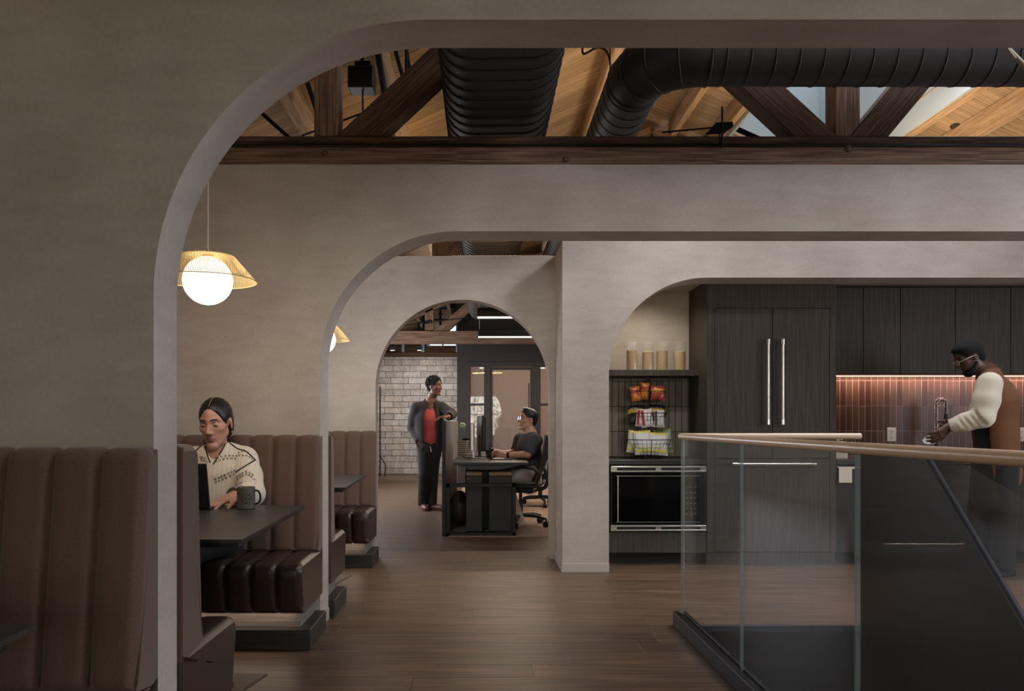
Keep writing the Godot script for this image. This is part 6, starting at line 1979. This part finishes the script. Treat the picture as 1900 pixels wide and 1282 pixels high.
func standing_man() -> void:
	var d := 10.2
	mat("skin_dark", Color(1, 1, 1), 0.45, {"vcol": true, "sss": 0.05})
	var t := thing("person", "man in charcoal overshirt and red T-shirt standing and leaning on the divider", "person")
	var tone := lin(128, 86, 64)
	var H := Transform3D(look(Vector3(0.86, 0.06, 0.52)), pt(806.5, 717.5, d - 0.02))
	var neck0 := pt(799, 747, d); var neck1 := pt(803, 733, d)
	var sl := pt(772, 757, d - 0.02); var sr := pt(821, 757, d + 0.03)
	var chest := pt(796, 778, d); var belly := pt(797, 805, d); var pel := pt(797, 828, d)
	var e_l := pt(765, 793, d + 0.05); var w_l := pt(778, 818, d - 0.05)
	var e_r := pt(838, 768, d - 0.12); var w_r := pt(832, 773.5, d - 0.36)
	var side := (sr - sl).normalized()
	var hl := pt(787, 832, d); var hr := pt(806, 832, d)
	var kl := pt(786, 882, d - 0.06); var kr := pt(804, 882, d)
	var al := pt(784, 934, d - 0.02); var ar := pt(802, 934, d - 0.02)
	al.y = 0.085; ar.y = 0.085
	var b := Body.new()
	head(b, H, true)
	b.chain([neck0, neck1], [0.060, 0.058], 0.03)
	b.chain([neck0, chest, belly, pel], [0.07, 0.10, 0.10, 0.10], 0.04)
	b.chain([chest + Vector3(0, 0.08, 0), sl, e_l, w_l], [0.06, 0.04, 0.034, 0.028], 0.03)
	b.chain([chest + Vector3(0, 0.08, 0), sr, e_r, w_r], [0.06, 0.04, 0.034, 0.028], 0.03)
	b.chain([pel, hl, kl, al], [0.08, 0.07, 0.05, 0.035], 0.03)
	b.chain([pel, hr, kr, ar], [0.08, 0.07, 0.05, 0.035], 0.03)
	hand(b, w_r, Vector3(-0.95, 0.02, 0.25), Vector3(0.1, -1, 0.1), 1.0, 0.40, 1.0)
	hand(b, w_l, Vector3(0.35, -0.9, 0.1), Vector3(0.3, 0, -1), -1.0, 0.2, 1.0)
	var paint := lips_paint(H, tone, lin(112, 66, 56))
	b.net(0.006, H.origin - Vector3(0.14, 0.17, 0.14), H.origin + Vector3(0.14, 0.17, 0.14), paint)
	var flat := func(p: Vector3) -> Color: return tone
	b.net(0.005, w_r - Vector3(0.22, 0.08, 0.1), w_r + Vector3(0.06, 0.08, 0.12), flat)
	b.net(0.022, Vector3(-1.2, 0.0, -10.7), Vector3(0.0, 1.62, -9.6), flat)
	put("body", b.mesh(), M.skin_dark, t)
	eyes(t, H, 0.2, M.hair_curly, 0.8)
	var h := Body.new()
	h.T = H
	h.ell(Vector3(0, 0.050, -0.016), Vector3(0.082, 0.088, 0.100), 0.01)
	h.ell(Vector3(0, -0.005, -0.062), Vector3(0.066, 0.060, 0.048), 0.02)
	h.ell(Vector3(0, -0.052, 0.092), Vector3(0.085, 0.115, 0.085), 0.01, -1)
	for s in [-1.0, 1.0]: h.ell(Vector3(0.085 * s, -0.02, 0.01), Vector3(0.022, 0.05, 0.036), 0.006, -1)
	var rng := RandomNumberGenerator.new()
	rng.seed = 8
	for i in 110:
		var u := Vector3(rng.randf_range(-1, 1), rng.randf_range(-0.25, 1), rng.randf_range(-1, 0.9)).normalized()
		var p := Vector3(0, 0.050, -0.016) + u * Vector3(0.084, 0.090, 0.102)
		if p.z > 0.055 and p.y < 0.075: continue
		if absf(p.x) > 0.06 and p.y < 0.03 and p.z > -0.05: continue
		h.ell(p, Vector3(0.016, 0.016, 0.016), 0.005)
	h.net(0.006)
	put("hair", h.mesh(), M.hair_curly, t)
	# red T-shirt
	var ts := Body.new()
	ts.slab(pel + Vector3(0.01, -0.01, 0.01), belly, side, 0.135, 0.135, 0.72, 0.05)
	ts.slab(belly, chest, side, 0.135, 0.150, 0.72, 0.05)
	ts.slab(chest, neck0 + Vector3(0, -0.05, 0), side, 0.150, 0.085, 0.68, 0.05)
	ts.cap(neck0 + Vector3(0, 0.03, 0), neck0 + Vector3(0, 0.1, 0.02), 0.066, 0.066, 0.005, -1)
	ts.cap(neck0 + Vector3(0.01, 0.02, 0.05), neck0 + Vector3(0.01, 0.03, 0.09), 0.05, 0.05, 0.008, -1)
	ts.net(0.009)
	put("t_shirt", ts.mesh(), mat("coral_cotton", c8(196, 82, 76), 0.85), t)
	# open overshirt with collar and rolled cuffs
	var j := Body.new()
	j.slab(pel + Vector3(0, 0.0, 0), belly, side, 0.175, 0.172, 0.74, 0.05)
	j.slab(belly, chest, side, 0.172, 0.182, 0.72, 0.05)
	j.slab(chest, neck0 + Vector3(0, -0.045, 0), side, 0.178, 0.10, 0.70, 0.05)
	j.chain([neck0 + Vector3(0, -0.03, 0), sl], [0.065, 0.068], 0.05)
	j.chain([neck0 + Vector3(0, -0.03, 0), sr], [0.065, 0.068], 0.05)
	j.cap(neck0 + Vector3(-0.02, -0.01, -0.02), neck0 + Vector3(0.0, 0.02, -0.02), 0.076, 0.072, 0.02)
	j.chain([sl, sl.lerp(e_l, 0.5), e_l], [0.074, 0.080, 0.070], 0.025)
	j.chain([e_l, w_l.lerp(e_l, 0.12)], [0.068, 0.056], 0.02)
	j.chain([sr, e_r], [0.074, 0.066], 0.025)
	j.chain([e_r, w_r.lerp(e_r, 0.2)], [0.064, 0.054], 0.02)
	j.cap(neck0 + Vector3(0.0, 0.04, 0.01), neck0 + Vector3(0.01, 0.12, 0.02), 0.070, 0.075, 0.008, -1)
	j.chain([neck0 + Vector3(0.012, 0.03, 0.14), pel + Vector3(0.012, -0.22, 0.16)], [0.085, 0.105], 0.01)
	var last := j.sg.size() - 1
	j.sg[last] = -1
	j.cap(w_l, w_l + (w_l - e_l) * 0.3, 0.044, 0.044, 0.005, -1)
	j.cap(w_r.lerp(e_r, 0.1), w_r + (w_r - e_r) * 0.3, 0.044, 0.044, 0.005, -1)
	j.net(0.009)
	put("overshirt", j.mesh(), mat("charcoal_cotton", c8(50, 43, 42), 0.85, {"rim": 0.2}), t)
	var tr := Body.new()
	tr.slab(pel + Vector3(0, -0.05, 0), pel + Vector3(0, 0.06, 0), side, 0.145, 0.14, 0.75, 0.04)
	tr.chain([hl, kl], [0.092, 0.068], 0.04)
	tr.chain([kl, al + Vector3(0, 0.0, 0)], [0.068, 0.062], 0.02)
	tr.chain([hr, kr], [0.092, 0.066], 0.04)
	tr.chain([kr, ar + Vector3(0, 0.0, 0)], [0.066, 0.060], 0.02)
	tr.net(0.010)
	put("trousers", tr.mesh(), mat("black_denim", c8(42, 41, 41), 0.85), t)
	var shoe_mat: Material = mat("brown_leather", c8(104, 52, 40), 0.5)
	for q in [[al + Vector3(0.01, 0, 0.02), al + Vector3(0.06, 0, 0.20)], [ar, ar + Vector3(0.17, 0, 0.14)]]:
		var sh := Body.new()
		simple_shoe(sh, q[0], q[1])
		sh.net(0.008)
		put("shoe", sh.mesh(), shoe_mat, t)
	put("drawstring", Geo.new().tube([pel + Vector3(0.02, 0.0, 0.115), pel + Vector3(0.03, -0.07, 0.125)], 0.004, 6), M.paper, t)

func seated_man() -> void:
	var d := 8.62
	var t := thing("person", "man with glasses in dark grey T-shirt seated at the desk looking up", "person")
	var tone := lin(206, 156, 128)
	var H := Transform3D(look(Vector3(-0.90, 0.20, 0.30)), pt(979, 780, d))
	var neck0 := pt(984, 806, d); var neck1 := pt(981, 794, d)
	var chest := pt(981, 832, d); var belly := pt(982, 858, d)
	var pel := Vector3(0.53, 0.56, -d)
	var sn := pt(994, 818, d - 0.17); var sf := pt(966, 816, d + 0.17)
	var en := pt(980, 846, d - 0.22); var wn := pt(938, 845, d - 0.10)
	var ef := pt(958, 842, d + 0.20); var wf := pt(934, 842, d + 0.04)
	en.y = 0.79; wn.y = 0.772; ef.y = 0.80; wf.y = 0.790
	var side := (sf - sn).normalized()
	var hn := pel + Vector3(0, -0.01, 0.09); var hf := pel + Vector3(0, -0.01, -0.09)
	var kn := Vector3(0.24, 0.53, -d + 0.14); var kf := Vector3(0.24, 0.53, -d - 0.14)
	var an := Vector3(0.40, 0.10, -d + 0.14); var af := Vector3(0.36, 0.10, -d - 0.12)
	var b := Body.new()
	head(b, H, true)
	b.chain([neck0, neck1], [0.058, 0.056], 0.03)
	b.chain([neck0, chest, belly, pel], [0.07, 0.10, 0.10, 0.10], 0.04)
	b.chain([chest + Vector3(0, 0.08, 0), sn, en], [0.06, 0.042, 0.040], 0.03)
	b.chain([en, wn], [0.042, 0.028], 0.02)
	b.chain([chest + Vector3(0, 0.08, 0), sf, ef], [0.06, 0.042, 0.040], 0.03)
	b.chain([ef, wf], [0.042, 0.028], 0.02)
	b.chain([pel, hn, kn, an], [0.08, 0.07, 0.05, 0.035], 0.03)
	b.chain([pel, hf, kf, af], [0.08, 0.07, 0.05, 0.035], 0.03)
	hand(b, wn, Vector3(-0.9, 0.12, -0.35), Vector3(0.1, 0.15, -1), 1.0, 0.62, 1.0, 0.04)
	hand(b, wf, Vector3(-0.95, 0.10, 0.15), Vector3(0.0, -0.3, 1), -1.0, 0.62, 1.0, 0.04)
	var paint := lips_paint(H, tone, lin(176, 110, 98))
	b.net(0.005, H.origin - Vector3(0.14, 0.17, 0.14), H.origin + Vector3(0.14, 0.17, 0.14), paint)
	var flat := func(p: Vector3) -> Color: return tone
	b.net(0.0055, Vector3(0.0, 0.70, -8.95), Vector3(0.56, 0.90, -8.25), flat)
	b.net(0.022, Vector3(0.0, 0.0, -9.2), Vector3(0.95, 1.08, -8.1), flat)
	put("body", b.mesh(), M.skin_dark if false else mat("skin_fair", Color(1, 1, 1), 0.45, {"vcol": true, "sss": 0.06}), t)
	eyes(t, H, 0.0, M.hair_black, 0.9)
	var h := Body.new()
	h.T = H
	h.ell(Vector3(0, 0.052, -0.018), Vector3(0.080, 0.084, 0.098), 0.01)
	h.ell(Vector3(0, 0.105, 0.045), Vector3(0.058, 0.030, 0.048), 0.03)
	h.ell(Vector3(0, 0.0, -0.062), Vector3(0.064, 0.060, 0.046), 0.02)
	h.ell(Vector3(0, -0.035, 0.092), Vector3(0.085, 0.108, 0.075), 0.01, -1)
	for s in [-1.0, 1.0]: h.ell(Vector3(0.085 * s, -0.02, 0.012), Vector3(0.022, 0.055, 0.040), 0.006, -1)
	h.net(0.006)
	put("hair", h.mesh(), M.hair_black, t)
	glasses(t, H, M.chair_frame)
	var ts := Body.new()
	ts.slab(pel + Vector3(0, -0.06, 0), belly, side, 0.155, 0.150, 0.78, 0.05)
	ts.slab(belly, chest, side, 0.150, 0.165, 0.72, 0.05)
	ts.slab(chest, neck0 + Vector3(0, -0.045, 0), side, 0.165, 0.09, 0.70, 0.05)
	ts.chain([neck0 + Vector3(0, -0.035, 0), sn, sn.lerp(en, 0.82)], [0.060, 0.070, 0.072], 0.04)
	ts.chain([neck0 + Vector3(0, -0.035, 0), sf, sf.lerp(ef, 0.82)], [0.060, 0.070, 0.072], 0.04)
	ts.cap(neck0 + Vector3(-0.005, 0.02, 0), neck0 + Vector3(-0.015, 0.08, 0), 0.062, 0.062, 0.006, -1)
	ts.cap(sn.lerp(en, 0.80), en + (en - sn) * 0.3, 0.056, 0.058, 0.005, -1)
	ts.cap(en, wn, 0.060, 0.060, 0.005, -1)
	ts.cap(sf.lerp(ef, 0.80), ef + (ef - sf) * 0.3, 0.056, 0.058, 0.005, -1)
	ts.net(0.009)
	put("t_shirt", ts.mesh(), mat("grey_cotton", c8(70, 69, 69), 0.85, {"rim": 0.2}), t)
	var tr := Body.new()
	tr.slab(pel + Vector3(0, -0.06, 0), pel + Vector3(0, 0.03, 0), side, 0.16, 0.15, 0.85, 0.04)
	tr.chain([hn, kn], [0.088, 0.070], 0.04)
	tr.chain([kn, an], [0.076, 0.062], 0.02)
	tr.chain([hf, kf], [0.088, 0.070], 0.04)
	tr.chain([kf, af], [0.076, 0.062], 0.02)
	tr.net(0.011)
	put("trousers", tr.mesh(), mat("cream_cotton", c8(212, 202, 190), 0.85), t)
	var shoe_mat: Material = mat("white_leather", c8(206, 198, 188), 0.5)
	for q in [[an, an + Vector3(-0.16, 0, 0.02)], [af, af + Vector3(-0.16, 0, 0.0)]]:
		var sh := Body.new()
		simple_shoe(sh, q[0], q[1])
		sh.net(0.009)
		put("shoe", sh.mesh(), shoe_mat, t)
	var wd := (wn - en).normalized()
	put("watch", Geo.new().tube([wn - wd * 0.055, wn - wd * 0.028], 0.036, 16), M.black_metal, t)

func glasses(parent: Node3D, H: Transform3D, m: Material) -> void:
	var g := Geo.new()
	for s in [-1.0, 1.0]:
		g.torus(H * Vector3(0.032 * s, 0.003, 0.102), 0.022, 0.0022, H.basis * Basis(Vector3.RIGHT, PI / 2), 20, 6)
		g.tube([H * Vector3(0.053 * s, 0.008, 0.100), H * Vector3(0.076 * s, 0.010, 0.05), H * Vector3(0.080 * s, 0.010, -0.012), H * Vector3(0.078 * s, -0.01, -0.03)], 0.002, 6)
	g.tube([H * Vector3(-0.010, 0.008, 0.104), H * Vector3(0.0, 0.011, 0.106), H * Vector3(0.010, 0.008, 0.104)], 0.002, 6)
	var o := put("eyeglasses", g, m, parent)
	for s in [-1.0, 1.0]:
		var c := Geo.new().lathe([Vector2(0, 0.0005), Vector2(0.0215, 0.0)], 18)
		put("lens", Geo.new().add(c, Transform3D(H.basis * Basis(Vector3.RIGHT, PI / 2), H * Vector3(0.032 * s, 0.003, 0.102))), M.clear_glass, o)

func kitchen_man() -> void:
	var d := 5.84
	var t := thing("person", "man with glasses in brown waistcoat and cream sleeves washing up at the sink", "person")
	var tone := lin(86, 58, 44)
	var H := Transform3D(look(Vector3(-0.92, -0.46, -0.18)), pt(1799, 664, d))
	var neck0 := pt(1833, 692, d); var neck1 := pt(1815, 678, d)
	var chest := pt(1842, 745, d); var belly := pt(1842, 800, d); var pel := pt(1846, 850, d)
	var sn := pt(1836, 712, d - 0.17); var sf := pt(1838, 712, d + 0.17)
	var en := pt(1824, 774, d - 0.20); var wn := pt(1760, 792, d - 0.06)
	var ef := pt(1810, 778, d + 0.16); var wf := pt(1772, 784, d + 0.09)
	var side := (sf - sn).normalized()
	var b := Body.new()
	head(b, H, true)
	b.chain([neck0, neck1], [0.062, 0.058], 0.03)
	b.chain([neck0, chest, belly, pel], [0.07, 0.10, 0.10, 0.10], 0.04)
	b.chain([chest + Vector3(0, 0.08, 0), sn, en, wn], [0.06, 0.045, 0.038, 0.030], 0.02)
	b.chain([chest + Vector3(0, 0.08, 0), sf, ef, wf], [0.06, 0.045, 0.038, 0.030], 0.02)
	var an := Vector3(pel.x, 0.09, -d + 0.10); var af := Vector3(pel.x - 0.05, 0.09, -d - 0.10)
	var kn := Vector3(pel.x, 0.48, -d + 0.10); var kf := Vector3(pel.x - 0.04, 0.48, -d - 0.10)
	b.chain([pel, kn, an], [0.08, 0.05, 0.035], 0.03)
	b.chain([pel, kf, af], [0.08, 0.05, 0.035], 0.03)
	hand(b, wn, Vector3(-0.72, -0.62, 0.0), Vector3(-0.4, 0.0, -1), 1.0, 0.45, 1.05)
	hand(b, wf, Vector3(-0.95, -0.15, 0.1), Vector3(0.1, -0.3, 1), -1.0, 0.55, 1.05)
	var paint := lips_paint(H, tone, lin(80, 48, 42))
	b.net(0.005, H.origin - Vector3(0.15, 0.18, 0.15), H.origin + Vector3(0.15, 0.17, 0.15), paint)
	var flat := func(p: Vector3) -> Color: return tone
	b.net(0.0045, Vector3(3.25, 0.84, -6.15), Vector3(3.60, 1.22, -5.65), flat)
	b.net(0.022, Vector3(3.2, 0.0, -6.3), Vector3(4.2, 1.56, -5.5), flat)
	put("body", b.mesh(), M.skin_dark, t)
	eyes(t, H, 0.6, M.hair_curly, 0.5)
	var h := Body.new()
	h.T = H
	h.ell(Vector3(0, 0.050, -0.016), Vector3(0.080, 0.086, 0.100), 0.01)
	h.ell(Vector3(0, 0.092, 0.030), Vector3(0.064, 0.034, 0.060), 0.02)
	h.ell(Vector3(0, -0.005, -0.058), Vector3(0.066, 0.062, 0.046), 0.02)
	h.ell(Vector3(0, -0.042, 0.090), Vector3(0.085, 0.118, 0.074), 0.01, -1)
	for s in [-1.0, 1.0]: h.ell(Vector3(0.085 * s, -0.02, 0.012), Vector3(0.022, 0.052, 0.036), 0.006, -1)
	h.net(0.005)
	put("hair", h.mesh(), M.hair_curly, t)
	var bd := Body.new()
	bd.T = H
	bd.ell(Vector3(0, -0.095, 0.045), Vector3(0.050, 0.036, 0.048), 0.02)
	bd.cap(Vector3(-0.058, -0.045, 0.0), Vector3(-0.030, -0.095, 0.05), 0.014, 0.018, 0.02)
	bd.cap(Vector3(0.058, -0.045, 0.0), Vector3(0.030, -0.095, 0.05), 0.014, 0.018, 0.02)
	bd.net(0.006)
	put("beard", bd.mesh(), M.hair_curly, t)
	glasses(t, H, M.silver)
	# cream shirt sleeves
	var sv := Body.new()
	sv.chain([sn + Vector3(0, 0.0, 0.0), sn.lerp(en, 0.5), en], [0.085, 0.088, 0.075], 0.02)
	sv.chain([en, en.lerp(wn, 0.5), en.lerp(wn, 0.86)], [0.074, 0.066, 0.054], 0.02)
	sv.chain([sf, ef], [0.080, 0.070], 0.02)
	sv.chain([ef, ef.lerp(wf, 0.80)], [0.068, 0.052], 0.02)
	sv.slab(belly, chest + Vector3(0, 0.06, 0), side, 0.12, 0.13, 0.7, 0.03)
	for q in [[0.25, 0.012], [0.42, 0.010], [0.60, 0.010], [0.76, 0.008]]:     # creases of the forearm
		var c := en.lerp(wn, q[0])
		sv.cap(c + Vector3(-0.045, 0.075, 0.045), c + Vector3(0.02, -0.045, 0.095), q[1], q[1], 0.024, -1)
	sv.cap(en.lerp(wn, 0.80), wn, 0.046, 0.046, 0.004, -1)
	sv.net(0.007)
	put("shirt", sv.mesh(), mat("cream_shirt", c8(226, 214, 192), 0.85, {"rim": 0.2}), t)
	# brown waistcoat, black apron front
	var vs := Body.new()
	vs.slab(pel + Vector3(0.03, -0.10, 0), belly + Vector3(0.02, 0, 0), side, 0.185, 0.180, 0.80, 0.05)
	vs.slab(belly + Vector3(0.02, 0, 0), chest + Vector3(0.02, 0, 0), side, 0.180, 0.190, 0.76, 0.05)
	vs.slab(chest + Vector3(0.02, 0, 0), neck0 + Vector3(0.015, -0.06, 0), side, 0.185, 0.105, 0.74, 0.05)
	vs.chain([neck0 + Vector3(0, -0.03, 0), sn + Vector3(0.02, 0.01, -0.03)], [0.060, 0.070], 0.04)
	vs.chain([neck0 + Vector3(0, -0.03, 0), sf + Vector3(0.02, 0.01, 0.03)], [0.060, 0.070], 0.04)
	vs.cap(neck0 + Vector3(0.01, -0.01, 0), neck0 + Vector3(-0.01, 0.02, 0), 0.076, 0.070, 0.02)
	vs.cap(neck0 + Vector3(-0.01, 0.03, 0), neck0 + Vector3(-0.05, 0.10, 0), 0.062, 0.068, 0.006, -1)
	vs.chain([sn + Vector3(-0.055, 0.05, 0.05), sn.lerp(en, 0.55) + Vector3(-0.06, 0, 0.06)], [0.085, 0.10], 0.01)
	vs.sg[vs.sg.size() - 1] = -1
	vs.chain([sf + Vector3(-0.055, 0.05, -0.05), sf.lerp(ef, 0.55) + Vector3(-0.06, 0, -0.06)], [0.085, 0.10], 0.01)
	vs.sg[vs.sg.size() - 1] = -1
	vs.cap(chest + Vector3(-0.24, 0.1, 0.03), pel + Vector3(-0.22, -0.2, 0.03), 0.15, 0.15, 0.01, -1)
	vs.net(0.009)
	put("waistcoat", vs.mesh(), mat("brown_suede", c8(112, 70, 42), 0.9, {"rim": 0.3}), t)
	var ap := Body.new()
	ap.slab(pel + Vector3(-0.01, -0.30, 0), chest + Vector3(0.0, 0.06, 0), side, 0.165, 0.13, 0.86, 0.03)
	ap.net(0.010)
	put("apron", ap.mesh(), M.dark_cloth, t)
	var tr := Body.new()
	tr.chain([pel + Vector3(0, -0.05, 0.08), kn, an], [0.11, 0.085, 0.075], 0.03)
	tr.chain([pel + Vector3(0, -0.05, -0.08), kf, af], [0.11, 0.085, 0.075], 0.03)
	tr.net(0.014)
	put("trousers", tr.mesh(), M.dark_cloth, t)
	var shoe_mat: Material = M.black_trim
	for q in [[an, an + Vector3(-0.18, 0, 0)], [af, af + Vector3(-0.18, 0, 0)]]:
		var sh := Body.new()
		simple_shoe(sh, q[0], q[1])
		sh.net(0.010)
		put("shoe", sh.mesh(), shoe_mat, t)
